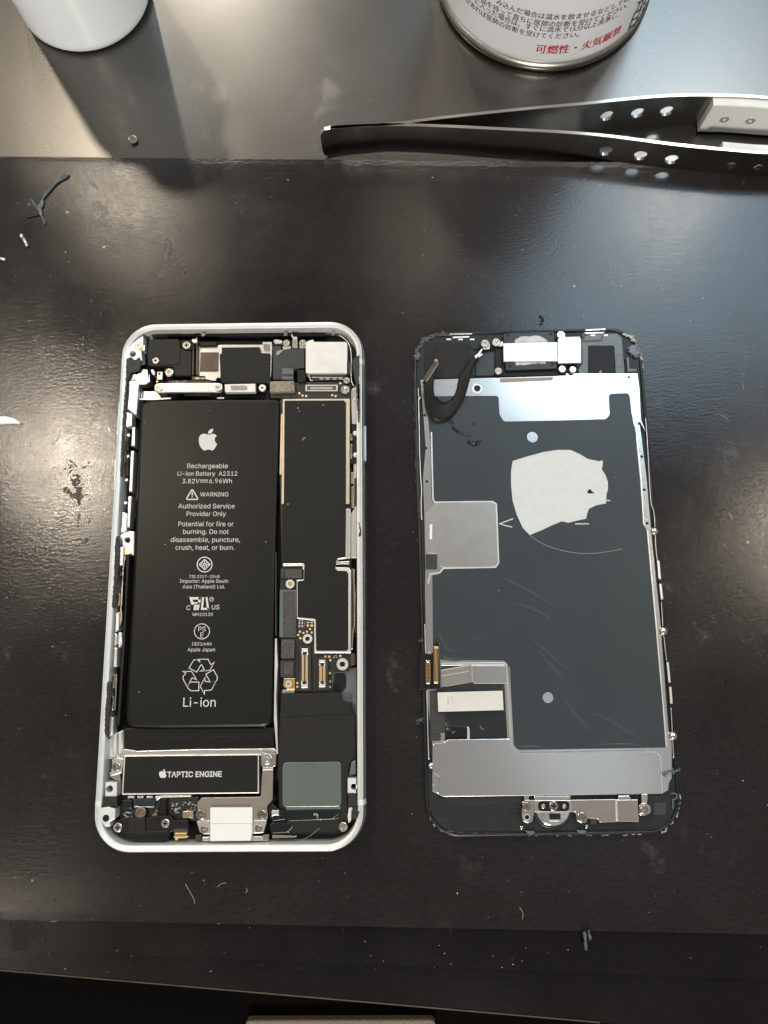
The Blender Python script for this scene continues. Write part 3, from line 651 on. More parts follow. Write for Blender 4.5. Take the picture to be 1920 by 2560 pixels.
screw('A3', 600, 245, 46, 5.3, phone); screw('A3', 810, 245, 48, 5.3, phone); part('screw_lug', 'A3', [(770, 270), (855, 265), (850, 312), (770, 312)], 4.9, 1, S, phone, 5)
for z_, x, y, r in (('A2', 1075, 135, 26), ('A3', 590, 130, 26), ('A3', 1205, 130, 22)): screw(z_, x, y, r, 5.0, phone, SCREW_D)
camr = part('rear_camera', 'A3', [(850, 245), (872, 222), (945, 198), (966, 230), (1370, 230), (1386, 245), (1386, 640), (862, 640), (850, 622)], 5.9, 4, 'silver', phone, 12, 0.15)
part('camera_side_clip', 'A3', [(1388, 270), (1398, 270), (1398, 490), (1386, 490)], 5.6, 2, 'nickel', phone, 0, 0.05); part('camera_side_block', 'A3', rect(1395, 492, 1425, 645), 5.3, 2, 'grey_flex', phone, 3)
tube('camera_wire', [(*un(zp('A3', p), 5.4), 5.4) for p in smooth_path([(1280, 150), (1330, 175), (1410, 260), (1440, 400), (1440, 700), (1470, 800)])], 0.10, 'silver', phone)
part('cable_block', 'A3', [(738, 592), (825, 590), (852, 640), (850, 752), (740, 752)], 5.2, 2, 'black_plastic', phone, 16, 0.25)
part('camera_flex', 'A3', [(885, 655), (1355, 660), (1350, 725), (905, 738)], 4.6, 1, 'pcb', phone, 6)
for x in (1030, 1108, 1200, 1282): part('flex_window', 'A3', rect(x, 704, x + 52, 720), 4.68, 0.15, 'steel', phone, 0, 0.03)
strokes('flex_outline', 'A3', [[(890, 662), (915, 732), (945, 730)], [(930, 690), (1330, 694)]], 8, 4.66, 'silver', phone)

def connector(zone, base, frame_, pins, z, parent, tint='pad'):
    c = part('connector', zone, base, z, 0.8, 'residue', parent, 14, 0.2)
    for f in frame_: part('connector_end', zone, f, z + 0.25, 0.6, 'silver', c, 6, 0.08)
    V = []; F = []
    for x0, y0, x1, y1 in pins:
        q = wz(zone, rect(x0, y0, x1, y1), z + 0.22)
        if area(q) < 0: q = q[::-1]
        s = len(V); V += [(x, y, z + 0.22) for x, y in q] + [(x, y, z) for x, y in q]; F.append((s, s + 1, s + 2, s + 3))
        for k in range(4): F.append((s + k, s + 4 + k, s + 4 + (k + 1) % 4, s + (k + 1) % 4))
    build('contacts', V, F, tint, c); return c
# logic board
lb = part('logic_board', 'C', [(190, 20), (420, 0), (1110, 0), (1045, 180), ('D', 1150, 500), ('D', 1160, 1480), ('D', 1100, 1580), ('D', 890, 1600), ('D', 880, 1845), ('D', 405, 1850), ('D', 400, 1660), ('D', 240, 1650), ('D', 205, 500), ('D', 230, 150), (185, 1000)], 3.6, 1.0, 'pcb', phone, 8)
part('board_top_tail', 'A3', [(380, 870), (740, 760), (840, 750), (1300, 745), (1440, 760), (1440, 960), (400, 960)], 4.3, 1, 'pcb', phone, 6)
part('top_shield_can', 'C', [(224, 178), (1032, 176), (1026, 1440), (208, 1440)], 4.35, 0.8, 'gold_rim', lb, 6, 0.1)
part('lower_shield_can', 'D', [(560, 60), (950, 60), (945, 200), (1115, 205), (1146, 245), (1143, 1330), (662, 1330), (658, 905), (432, 878), (430, 372), (520, 364), (525, 140), (560, 140)], 4.37, 0.8, 'silver', lb, 8, 0.1)
part('black_sticker', 'C', [(246, 200), (960, 197), (986, 228), (984, 2062), (890, 2098), ('D', 946, 110), ('D', 942, 222), ('D', 975, 248), ('D', 1085, 250), ('D', 1110, 285), ('D', 1110, 1275), ('D', 1090, 1302), ('D', 700, 1302), ('D', 686, 1280), ('D', 680, 895), ('D', 665, 878), ('D', 442, 860), ('D', 440, 400), ('D', 455, 382), ('D', 525, 372), ('D', 532, 160), ('D', 238, 146), (222, 1460), (238, 1430)], 4.48, 0.12, 'sticker', lb, 6, 0.04)
strokes('sticker_seam', 'C', [[(245, 1442), (985, 1436)]], 4, 4.50, 'charcoal', lb)
part('edge_rail', 'C', [(985, 1498), (1030, 1498), (1042, 1512), (1040, 2092), (905, 2112), (868, 2135), (882, 2098), (978, 2078)], 4.9, 2, S, lb, 5, 0.12)
part('edge_clip', 'D', [(950, 118), (1000, 128), (1122, 120), (1120, 162), (1000, 158), (950, 168)], 4.9, 1, S, lb, 6, 0.1)
part('edge_clip', 'D', [(248, 150), (520, 150), (528, 225), (510, 225), (505, 182), (250, 186)], 4.6, 0.8, 'silver', lb, 6, 0.1)
part('tan_strip', 'C', [(203, 360), (222, 360), (212, 1085), (186, 1085)], 4.1, 0.8, 'gold_rim', lb, 0, 0.05)
part('foam_pad', 'D', [(272, 225), (502, 225), (500, 346), (276, 348)], 4.75, 1, 'foam', lb, 10, 0.2); part('foam_border', 'D', rect(218, 220, 272, 345), 4.5, 0.8, 'grey_flex', lb, 6)
part('chip_border', 'D', [(208, 498), (425, 500), (420, 1120), (202, 1120)], 4.4, 0.8, 'grey_plastic', lb, 6, 0.08); part('foam_pad', 'D', [(250, 522), (408, 522), (414, 1115), (250, 1115)], 4.7, 0.6, 'foam', lb, 10, 0.2)
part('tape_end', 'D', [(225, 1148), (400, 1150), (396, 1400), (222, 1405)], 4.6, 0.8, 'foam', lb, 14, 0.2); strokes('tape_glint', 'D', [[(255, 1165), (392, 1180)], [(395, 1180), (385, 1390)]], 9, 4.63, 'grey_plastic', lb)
part('foam_border', 'D', [(215, 1432), (402, 1432), (395, 1640), (215, 1640)], 4.3, 0.8, 'grey_flex', lb, 6); part('foam_pad', 'D', [(255, 1450), (385, 1450), (382, 1618), (255, 1618)], 4.6, 0.8, 'foam', lb, 8, 0.2)
part('gold_lug', 'D', [(260, 1660), (406, 1660), (406, 1812), (300, 1812), (250, 1762)], 4.3, 0.8, 'gold', lb, 8, 0.1); part('lug_foot', 'D', [(245, 1815), (400, 1815), (398, 1855), (230, 1860)], 3.9, 0.8, 'steel', lb, 4)
for x, y, r, me_ in ((342, 420, 60, RING), (572, 1142, 64, RING), (1032, 1478, 78, RING), (322, 1738, 48, RING)): screw('D', x, y, r, 4.7, lb, me_, 'standoff')
for x, y, r in ((342, 420, 26), (322, 1738, 20)): disc('standoff_core', 'D', x, y, r, 4.5, 0.4, 'gold', lb, 0.05, 16)
def grid(xs, y0, y1, n): h = (y1 - y0) / n; return [(x0, y0 + h * k + h * .2, x1, y0 + h * k + h * .8) for x0, x1 in xs for k in range(n)]
connector('D', [(455, 1240), (620, 1238), (632, 1820), (450, 1824)], [[(495, 1270), (578, 1270), (582, 1350), (560, 1352), (560, 1310), (512, 1310), (512, 1352), (492, 1350)], [(485, 1702), (505, 1702), (508, 1745), (556, 1745), (560, 1702), (578, 1702), (575, 1788), (490, 1790)]], grid([(497, 528), (545, 577)], 1356, 1700, 26), 4.3, lb)
connector('D', [(692, 1390), (850, 1388), (860, 1808), (695, 1816)], [[(725, 1420), (806, 1420), (808, 1492), (790, 1494), (790, 1456), (742, 1456), (742, 1494), (722, 1492)], [(725, 1702), (742, 1702), (744, 1740), (788, 1740), (790, 1702), (808, 1702), (806, 1776), (724, 1778)]], grid([(728, 762), (775, 808)], 1498, 1700, 15), 4.3, lb)
cn = connector('A3', [(842, 752), (1280, 752), (1284, 892), (838, 892)], [[(848, 788), (1264, 788), (1264, 868), (848, 868)]], [], 4.5, phone)
part('connector_well', 'A3', rect(865, 800, 1248, 856), 4.78, 0.1, 'black_void', cn, 0, 0); part('connector_core', 'A3', rect(905, 812, 1205, 846), 4.95, 0.4, 'taupe', cn, 4, 0.06)
for x in (868, 1212): part('connector_core', 'A3', rect(x, 806, x + 30, 850), 4.95, 0.4, 'grey_plastic', cn, 4, 0.06)
screw('A3', 1380, 728, 46, 5.2, phone); screw('A3', 1362, 850, 58, 5.2, phone)
for x, y in ((578, 968), (605, 1015), (565, 1048), (627, 1060), (473, 1048), (520, 1068), (448, 1093), (478, 1135), (858, 1378), (873, 1425), (865, 1595), (440, 1725), (440, 1775), (808, 1375), (865, 1775), (865, 1705)): disc('test_pad', 'D', x, y, 15, 3.66, 0.1, 'pad', lb, 0.0, 12)
for x, y in ((628, 968), (1005, 1368)): part('test_pad', 'D', rect(x - 15, y - 15, x + 15, y + 15), 3.66, 0.1, 'pad', lb, 0, 0)
for x, y in ((770, 897), (810, 927), (857, 932), (1195, 922), (1240, 935), (1300, 768)): disc('test_pad', 'A3', x, y, 14, 4.36, 0.1, 'pad', phone, 0.0, 12)
for x, y, w_, h_ in ((485, 932, 52, 32), (482, 975, 52, 30), (485, 896, 50, 24), (580, 912, 32, 48), (627, 912, 32, 48), (915, 1378, 14, 26), (945, 1362, 22, 12), (945, 1386, 40, 12)):
    c = part('component', 'D', rect(x - w_ / 2, y - h_ / 2, x + w_ / 2, y + h_ / 2), 3.95, 0.4, 'print_white', lb, 0, 0.04)
    part('component_body', 'D', rect(x - w_ / 4, y - h_ / 2 - 1, x + w_ / 4, y + h_ / 2 + 1) if w_ > h_ else rect(x - w_ / 2 - 1, y - h_ / 2 - 1, x + w_ / 2 + 1, y + h_ / 5), 4.0, 0.4, 'brown', c, 0, 0.04)
bits('solder_points', along('D', [(515, 890), (535, 950), (520, 1020)], 34, 9, 3.65, 0.10, 3), 'print_white', lb)
bits('dust_flecks', [(*un(zp('C', p), 4.5), 4.5, s) for p, s in (((712, 252), .25), ((480, 655), .35), ((492, 645), .25), ((465, 672), .2), ((320, 797), .12), ((410, 290), .3), ((425, 325), .25), ((285, 1442), .4), ((895, 1480), .12), ((22, 1898), .3), ((975, 1880), .12))], 'dust', lb)
bits('dark_flecks', [(*un(zp('C', p), 4.5), 4.5, s) for p, s in (((412, 250), .4), ((350, 312), .25), ((780, 700), .35), ((435, 330), .2))], 'black_void', lb)

# loudspeaker
part('speaker_bay', 'D', [(240, 1840), (880, 1520), (1215, 1520), (1228, 2212), ('F3', 1480, 430), ('F3', 600, 430), (205, 2200)], 2.4, 1, 'grey_plastic', phone, 10, 0.2)
part('bay_slot', 'D', [(930, 1605), (1055, 1605), (1082, 1640), (1080, 1780), (1030, 1842), (900, 1842)], 2.7, 0.4, 'black_plastic', phone, 20, 0.05)
spk = part('loudspeaker', 'D', [(222, 1895), (250, 1862), (1000, 1848), (1030, 1965), (1150, 1990), (1165, 2130), (1208, 2165), ('F3', 1476, 40), ('F3', 1470, 200), ('F3', 1412, 262), ('F3', 1400, 400), ('F3', 1386, 420), ('F3', 1390, 870), ('F3', 1375, 960), ('F3', 1390, 1040), ('F3', 1230, 1055), ('F3', 545, 1058), ('F3', 510, 1000), ('F3', 515, 935), ('F3', 560, 905), ('F3', 690, 800), ('F3', 612, 765), ('F3', 602, 100)], 4.3, 2.6, 'charcoal', phone, 12, 0.2)
part('speaker_cover', 'D', [(232, 2185), (700, 2165), (1150, 2142), (1200, 2172), ('F3', 1474, 40), ('F3', 1468, 200), ('F3', 1408, 262), ('F3', 1392, 400), ('F3', 1382, 420), ('F3', 1382, 758), ('F3', 622, 758), ('F3', 606, 110)], 4.55, 0.4, 'charcoal', spk, 14, 0.15)
part('cover_flap', 'F', [(1463, 22), (1560, 22), (1556, 158), (1475, 156)], 4.66, 0.2, 'charcoal', spk, 10, 0.08)
part('speaker_plate', 'F3', [(655, 252), (1312, 244), (1316, 745), (655, 752)], 4.75, 0.5, 'green_steel', spk, 48, 0.08)
part('speaker_skirt', 'F3', [(690, 752), (1305, 742), (1305, 775), (700, 785)], 4.6, 0.3, 'grey_plastic', spk, 4, 0.06)
part('glossy_lug', 'F3', [(690, 788), (1290, 778), (1308, 800), (1305, 872), (1240, 890), (720, 912), (690, 885)], 4.75, 0.6, 'black_gloss', spk, 14, 0.15)
part('glossy_lug', 'F3', [(512, 945), (560, 925), (735, 922), (742, 1040), (530, 1050)], 4.7, 0.6, 'black_gloss', spk, 18, 0.2); screw('F3', 660, 985, 42, 4.85, spk, ring_mesh('boss', 'black_gloss', 0.5), 'boss')
part('flex_end', 'F3', [(495, 762), (535, 712), (592, 762), (625, 782), (690, 800), (690, 890), (540, 910), (500, 850)], 5.0, 0.5, 'black_gloss', phone, 8, 0.1)
part('pale_chip', 'F3', jagged([(532, 785), (615, 788), (612, 845), (535, 855)], 6, 16, 2), 5.1, 0.3, 'alu', phone, 0, 0.1)
bits('scrap_threads', along('F3', [(1010, 840), (1040, 830), (1060, 880), (1120, 895)], 26, 8, 4.85, 0.18, 5) + along('F3', [(715, 1030), (760, 980)], 12, 5, 4.85, 0.16, 6), 'dust', phone)
strokes('scratch', 'F3', [[(870, 1125), (960, 1080), (1070, 990)], [(1195, 895), (1240, 860), (1285, 830)]], 4, 4.9, 'print_grey', phone)
screw('F3', 1335, 975, 50, 4.9, phone)

# vibration motor, bottom brackets
part('divider_ledge', 'F2', [(285, 100), (500, 132), (1200, 112), ('F3', 380, 95), ('F3', 560, 92), ('F3', 604, 140), ('F3', 590, 165), ('F3', 390, 172), (340, 205), (285, 220)], 4.0, 2.6, 'silver_bright', phone, 8, 0.2)
tap = part('vibration_motor', 'F2', [(338, 192), ('F3', 392, 160), ('F3', 393, 596), (314, 670)], 4.85, 3, 'silver', phone, 8, 0.12)
part('motor_label', 'F2', [(356, 204), ('F3', 378, 172), ('F3', 376, 586), (330, 650)], 4.95, 0.15, 'sticker', tap, 10, 0.04)
text('TAPTIC ENGINE', 'F2', 868, 1533, 453, 4.98, PW, tap, 0.02, 447); apple('F2', 815, 410, 108, 4.98, PW, tap)
part('screw_lug', 'F2', [(190, 240), (260, 215), (335, 225), (312, 400), (230, 430), (175, 440), (195, 300)], 5.0, 1.5, S, phone, 10, 0.2); screw('F2', 245, 330, 50, 5.4, phone, SCREW_D)
part('lug_base', 'F2', [(165, 400), (290, 390), (300, 500), (230, 485), (165, 450)], 4.6, 1.5, 'nickel', phone, 10, 0.2)
brk = part('motor_bracket', 'F3', [(412, 140), (585, 150), (580, 292), (552, 302), (545, 665), (482, 748), (492, 880), (470, 905), (320, 902), (318, 740), ('F2', 1395, 800), ('F2', 1385, 985), ('F2', 1285, 985), ('F2', 1205, 925), ('F2', 1235, 868), ('F2', 1235, 762), ('F2', 1290, 705), (410, 638), (430, 302), (414, 282)], 5.25, 0.5, 'taupe', phone, 16, 0.1)
part('bracket_fold', 'F3', [(432, 305), (552, 303), (550, 335), (434, 338)], 5.33, 0.2, S, brk, 0, 0.06)
disc('rivet', 'F3', 476, 212, 62, 5.55, 0.5, 'steel', brk, 0.15); disc('rivet', 'F3', 476, 215, 30, 5.6, 0.3, 'steel', brk, 0.1)
screw('F2', 1275, 912, 62, 5.75, phone, SCREW_D); screw('F3', 420, 835, 52, 5.7, phone, SCREW_D)
part('port_ear', 'F2', [(1222, 985), (1390, 985), (1390, 1150), (1310, 1152), (1265, 1120)], 4.9, 1.2, S, phone, 16, 0.15); part('port_ear', 'F3', [(318, 905), (482, 905), (442, 1042), (318, 1050)], 4.9, 1.2, S, phone, 16, 0.15)
screw('F2', 1317, 1093, 46, 5.2, phone, SCREW_D); screw('F3', 386, 995, 42, 5.2, phone, SCREW_D)
port = part('charge_port_cover', 'F2', [(1392, 824), ('F3', 318, 756), ('F3', 318, 935), (1388, 1020)], 5.9, 3, 'white_plastic', phone, 8, 0.15)
part('port_cover_lower', 'F2', [(1388, 1018), ('F3', 318, 932), ('F3', 314, 1040), ('F3', 298, 1132), (1388, 1238)], 5.65, 3, 'white_plastic', port, 8, 0.2)
mic = part('lower_left_module', 'F2', [(200, 1025), (300, 952), (600, 950), (780, 920), (900, 920), (960, 985), (1000, 1090), (905, 1130), (890, 1200), (860, 1238), (480, 1238), (330, 1190), (200, 1092)], 4.5, 2.5, 'black_plastic', phone, 18, 0.25)
part('module_box', 'F2', [(388, 955), (600, 950), (602, 1112), (390, 1122)], 4.9, 0.6, 'charcoal', mic, 8, 0.2); part('module_box', 'F2', [(930, 985), (1125, 978), (1130, 1080), (940, 1095)], 4.8, 1.2, 'black_plastic', mic, 10, 0.2)
part('module_tray', 'F2', [(330, 1130), (890, 1105), (885, 1190), (820, 1225), (500, 1230)], 4.65, 0.3, 'black_gloss', mic, 14, 0.1)
for x, y, r in ((262, 1068, 55), (845, 1018, 52)): screw('F2', x, y, r, 4.9, phone)
screw('F2', 540, 888, 68, 4.6, phone, SCREW_D)
part('gold_contact', 'F2', [(955, 1132), (1112, 1132), (1112, 1172), (950, 1178)], 4.6, 0.6, 'gold', phone, 6, 0.15); part('gold_contact', 'F2', [(935, 1182), (1140, 1176), (1100, 1198), (1000, 1200), (995, 1225), (965, 1225), (960, 1195)], 4.5, 0.4, 'pad', phone, 6, 0.1)
part('grille', 'F2', rect(950, 1088, 1120, 1128), 4.55, 0.4, 'foam', phone, 4, 0.1)
part('gold_contact', 'F3', [(540, 1065), (700, 1068), (815, 1075), (815, 1090), (700, 1095), (540, 1100)], 4.4, 0.4, 'nickel', phone, 3, 0.08); part('gold_contact', 'F3', [(440, 1060), (505, 1062), (500, 1130), (430, 1135)], 4.2, 0.6, 'nickel', phone, 6, 0.1)
part('port_side', 'F2', [(1215, 1160), (1285, 1160), (1280, 1235), (1205, 1235)], 4.3, 0.6, 'brown', phone, 6, 0.1); part('port_side', 'F2', [(1290, 1185), (1385, 1178), (1388, 1236), (1300, 1236)], 4.6, 0.8, 'alu', phone, 10, 0.2); part('port_side', 'F3', [(300, 1080), (430, 1078), (440, 1130), (300, 1134)], 4.6, 0.8, 'alu', phone, 10, 0.2)
dck = part('dock_flex', 'F2', [(250, 690), (880, 700), (1250, 690), (1240, 980), (900, 990), (290, 950)], 3.2, 0.8, 'pcb', phone, 8)
rnd = random.Random(11); spots = []
def small_parts(zone, x0, y0, x1, y1, n, z, m, parent, seed):
    r2 = random.Random(seed); V = []; F = []
    for _ in range(n):
        x, y = r2.uniform(x0, x1), r2.uniform(y0, y1); a, b = r2.choice(((22, 10), (10, 20), (14, 8), (26, 14)))
        q = wz(zone, rect(x, y, x + a, y + b), z)
        if area(q) < 0: q = q[::-1]
        s = len(V); V += [(u, v, z) for u, v in q] + [(u, v, z - 0.3) for u, v in q]; F.append((s, s + 1, s + 2, s + 3))
        for k in range(4): F.append((s + k, s + 4 + k, s + 4 + (k + 1) % 4, s + (k + 1) % 4))
    return tag(build('small_components', V, F, m, parent), kind='stuff')
small_parts('F2', 1040, 735, 1200, 860, 16, 3.5, 'print_grey', dck, 2); small_parts('F2', 890, 765, 1020, 890, 12, 3.5, 'alu', dck, 3); small_parts('F2', 330, 870, 450, 940, 12, 3.6, 'alu', dck, 4); small_parts('F2', 650, 850, 750, 920, 8, 3.5, 'print_grey', dck, 5)
small_parts('A2', 640, 735, 830, 755, 10, 5.3, 'print_grey', phone, 8); small_parts('D', 460, 880, 640, 1000, 10, 3.75, 'brown', lb, 9)
for x0, x1 in ((385, 468), (503, 578), (613, 692)): part('frame_tooth', 'F2', rect(x0, 684, x1, 710), 4.4, 1, S, phone, 3, 0.08)
part('frame_tooth', 'F2', [(715, 690), (800, 678), (1165, 672), (1155, 692), (790, 702), (740, 740)], 4.2, 0.8, 'silver', phone, 5, 0.1)
part('blue_flex', 'F2', [(450, 722), (740, 728), (705, 800), (460, 802)], 4.0, 0.6, 'navy', phone, 6, 0.1); part('flex_lip', 'F2', [(462, 805), (690, 808), (720, 795), (700, 825), (465, 825)], 3.9, 0.4, 'steel', phone, 3, 0.08)
part('cable_guide', 'F2', [(300, 730), (400, 715), (445, 740), (440, 850), (300, 860)], 4.2, 1.4, 'black_gloss', phone, 24, 0.5)
part('cable_guide', 'F2', [(790, 705), (870, 700), (860, 915), (740, 925)], 4.3, 1.4, 'black_plastic', phone, 14, 0.4)
part('contact_tab', 'F2', [(1055, 872), (1135, 860), (1190, 870), (1190, 955), (1055, 958)], 4.3, 0.6, 'nickel', phone, 5, 0.1); part('contact_tab', 'F2', [(1138, 868), (1172, 868), (1168, 946), (1132, 946)], 4.4, 0.3, 'gold', phone, 5, 0.08)
part('corner_plate', 'F2', [(115, 515), (255, 520), (250, 690), (110, 690)], 6.0, 4, 'lip', phone, 5, 0.1, [(163, 597, 42)])
part('corner_plate', 'F2', [(60, 830), (150, 815), (235, 840), (232, 960), (170, 1000), (175, 1060), (110, 1060), (50, 960)], 6.26, 4, 'lip', phone, 12, 0.1)
disc('corner_hole', 'F2', 120, 955, 42, 6.3, 0.3, 'black_plastic', phone, 0.05)
part('frame_notch', 'F2', jagged([(85, 700), (250, 692), (258, 808), (60, 812), (88, 760)], 3, 25, 3), 6.3, 3, 'black_void', phone, 0, 0.05)
part('corner_plate', 'F3', [(1386, 428), (1482, 430), (1482, 600), (1386, 600)], 6.0, 4, 'lip', phone, 5, 0.1, [(1455, 525, 34)])
part('frame_notch', 'F3', jagged([(1390, 606), (1500, 612), (1490, 745), (1388, 745)], 4, 25, 4), 6.3, 3, 'black_void', phone, 0, 0.05)
part('corner_plate', 'F3', [(1400, 755), (1470, 760), (1430, 800), (1425, 900), (1395, 940), (1385, 850)], 5.9, 3, 'lip', phone, 10, 0.1)
part('glue_crumb', 'F3', jagged([(1440, 770), (1500, 740), (1515, 820), (1490, 880), (1440, 905), (1425, 840)], 10, 16, 4), 6.4, 0.6, 'residue', phone, 0, 0.1)
part('side_latch', 'F3', [(1425, 250), (1475, 220), (1478, 380), (1400, 410)], 5.2, 2, 'grey_plastic', phone, 8, 0.2)
part('side_latch', 'C', [(1050, 60), (1108, 40), (1110, 180), (1060, 180)], 5.5, 2, 'steel', phone, 10, 0.2)
part('top_inner_strip', 'A2', [(600, 118), ('A3', 1100, 112), ('A3', 1110, 160), (620, 160)], 3.2, 2, 'black_plastic', phone, 4, 0.1)

# ------------------------------------------------------------------ the display assembly, lying on its face
SC_ = (40.14, 16.92); SPHI = -0.0522
disp = root('display_assembly', 'detached phone display lying face down, dark grey film with torn silver patch', 'phone screen', (SC_[0], SC_[1], 0))
prism('cover_glass', rrect(SC_, SPHI, 64.15, 134.4, 8.6), 0.75, 0.75, 'bezel', disp, 0.2)
swept('plastic_frame', [(0.25, 0.7), (0.1, 0.9), (0.12, 1.3), (0.3, 1.6), (0.7, 1.62), (0.85, 1.5), (0.95, 1.1)], SC_, SPHI, 64.15, 134.4, 8.6, 'bezel', disp)
prism('tray', rrect(SC_, SPHI, 62.2, 132.5, 7.7), 1.15, 0.4, 'tray', disp, 0)
ZS = 2.0
plate_pts = [('G', 82, 372), ('G', 350, 366), ('G', 610, 358), ('G', 1000, 348), ('G', 1050, 330), ('G', 1330, 330), ('G', 1535, 328), ('G', 1548, 420), ('G', 1560, 640), ('H', 1540, 0), ('R', 95, 130), ('R', 140, 480), ('R', 165, 780), ('R', 225, 1370), ('R', 268, 1960), ('J', 1548, 60), ('J', 1562, 90), ('J', 1562, 300), ('J', 1545, 330), ('J', 1540, 375), ('J', 1500, 396), ('J', 1410, 398), ('J', 690, 408), ('J', 190, 414), ('J', 122, 380), ('J', 122, 100), ('I', 90, 720), ('I', 88, 480), ('I', 80, 100), ('H', 88, 900), ('H', 82, 600), ('H', 72, 300), ('G', 118, 830), ('G', 100, 560)]
splate = part('shield_plate', 'G', plate_pts, ZS, 0.5, 'shield', disp, 0, 0.08)
patch_pts = [(663, 190), (760, 160), (870, 130), (960, 117), (1045, 118), (1100, 142), (1160, 178), (1205, 186), (1230, 192), (1256, 186), (1256, 215), (1250, 245), (1275, 285), (1290, 330), (1290, 380), (1281, 408), (1278, 470), (1215, 482), (1165, 505), (1152, 540), (1148, 570), (1100, 580), (1030, 597), (985, 588), (920, 615), (850, 648), (775, 678), (730, 632), (690, 545), (662, 450), (652, 340), (652, 260)]
film_pts = [('G', 122, 482), ('G', 590, 480), ('G', 606, 488), ('G', 612, 600), ('G', 640, 652), ('G', 1000, 645), ('G', 1325, 636), ('G', 1350, 605), ('G', 1342, 465), ('G', 1482, 460), ('G', 1497, 600), ('G', 1505, 640), ('H', 1480, 60), ('R', 62, 130), ('R', 98, 480), ('R', 118, 760), ('R', 140, 800), ('R', 192, 1380), ('R', 232, 1820), ('R', 256, 2130), ('J', 1524, 118), ('J', 900, 128), ('J', 640, 132), ('J', 612, 105), ('I', 628, 1000), ('I', 606, 565), ('I', 570, 524), ('I', 180, 520), ('I', 130, 505), ('I', 126, 0), ('H', 130, 945), ('H', 182, 935), ('H', 205, 903), ('H', 555, 893), ('H', 576, 865), ('H', 556, 480), ('H', 535, 460), ('H', 140, 464), ('H', 128, 440), ('H', 122, 100)]
ZF = 2.10
c1 = circle(un(zp('H', (793, 33)), ZF), 36 * zscale('H', (793, 33), ZF), 24); c2 = circle(un(zp('I', (842, 753)), ZF), 33 * zscale('I', (842, 753), ZF), 24)
film = prism('graphite_film', rounded(wz('G', film_pts, ZF), 1.2), ZF, 0.09, 'film', disp, 0.03, [c1, c2, wz('H', patch_pts, ZF)])
part('torn_patch', 'H', [(971 + (x - 971) * 1.03, 380 + (y - 380) * 1.03) for x, y in patch_pts], 2.045, 0.04, 'patch', splate, 0, 0)
part('tear_hole', 'H', [(1150, 395), (1162, 385), (1158, 378), (1178, 378), (1185, 392), (1205, 402), (1185, 405), (1160, 405)], 2.07, 0.02, 'black_plastic', splate, 0, 0)
ridge('film_creases', 'I', [[(560, 20), (640, 60), (760, 120), (860, 180)], [(610, 175), (700, 195), (800, 240), (860, 280)], [(720, 370), (790, 440), (880, 520), (990, 600)], [(760, 440), (830, 530), (900, 610), (960, 690)], [(1060, 850), (1180, 880), (1300, 950), (1450, 1045)],
                            [(165, 370), (190, 440), (230, 465), (300, 462), (350, 440)], [(330, 440), (380, 400), (445, 372)]], 0.9, 0.085, ZF, 'film', film)
ridge('film_creases', 'S2', [[(410, 130), (440, 220), (500, 320), (560, 400), (730, 420), (850, 390)], [(440, 480), (560, 540), (760, 548)], [(880, 300), (1000, 240), (1110, 180)], [(840, 300), (960, 250), (1060, 235)]], 0.35, 0.10, ZF, 'film', film)
ridge('film_creases', 'I', [[(930, 750), (1000, 830), (1100, 950)], [(960, 800), (1040, 890), (1110, 975)], [(1120, 1045), (1300, 1040), (1400, 1045)], [(650, 1058), (720, 1052), (820, 1056)]], 0.22, 0.07, ZF, 'film', film)
strokes('slit', 'H', [smooth_path([(775, 678), (830, 718), (900, 752), (990, 780), (1090, 797), (1200, 798), (1300, 786), (1385, 770)])], 3, ZF + 0.03, 'print_grey', film)
strokes('scuff', 'H', [[(666, 570), (620, 588), (578, 604), (610, 614), (660, 626)], [(1075, 605), (1165, 604)], [(1280, 450), (1305, 452)]], 7, ZF + 0.03, 'patch', film)
bits('glue_flakes', along('G', [(290, 650), (310, 700), (360, 735), (410, 745)], 46, 7, ZF + 0.02, 0.35, 4) + along('G', [(400, 780), (430, 800), (480, 785)], 40, 6, ZF + 0.02, 0.4, 5) + along('G', [(440, 665), (445, 680)], 8, 3, ZF, .25, 6), 'black_gloss', film)
part('glue_flake', 'G', jagged([(392, 772), (430, 790), (498, 776), (470, 800), (460, 815), (420, 820), (405, 800)], 4, 10, 3), ZF + 0.08, 0.06, 'black_gloss', film, 0, 0.02)
bits('dust_flecks', [(*un(zp('I', p), ZF), ZF, s) for p, s in (((535, 90), .2), ((405, 85), .1), ((455, 108), .1), ((515, 160), .1), ((1222, 660), .14), ((325, 110), .08))] + [(*un(zp('H', p), ZF), ZF, s) for p, s in (((1338, 298), .18), ((488, 942), .1))], 'dust', film)
# plate details
for z_, x, y in (('S1', 145, 525), ('S1', 158, 925), ('S1', 172, 1330), ('S1', 184, 1740), ('S1', 197, 2155), ('H', 112, 775), ('G', 1478, 355), ('R', 93, 145), ('R', 109, 347), ('R', 125, 551), ('R', 143, 757), ('J', 148, 318)):
    disc('rivet_hole', z_, x, y, {'S1': 17, 'H': 9, 'G': 9, 'R': 9, 'J': 13}[z_], ZS + 0.03, 0.05, 'black_plastic', splate, 0, 12)
part('inlaid_square', 'H', [(150, 468), (530, 468), (552, 485), (566, 865), (548, 886), (210, 890), (180, 885), (165, 800), (95, 795), (90, 540), (125, 500)], ZS + 0.08, 0.08, 'steel', splate, 16, 0.04)
strokes('lip_line', 'H', [[(128, 0), (138, 440), (150, 462), (530, 458), (555, 475), (570, 860), (550, 890), (205, 897), (185, 925), (120, 935), (105, 1000)]], 9, ZS + 0.12, 'silver', splate)
part('black_tab', 'H', rect(90, 805, 166, 905), ZS + 0.13, 0.1, 'grey_flex', splate, 8, 0.03)
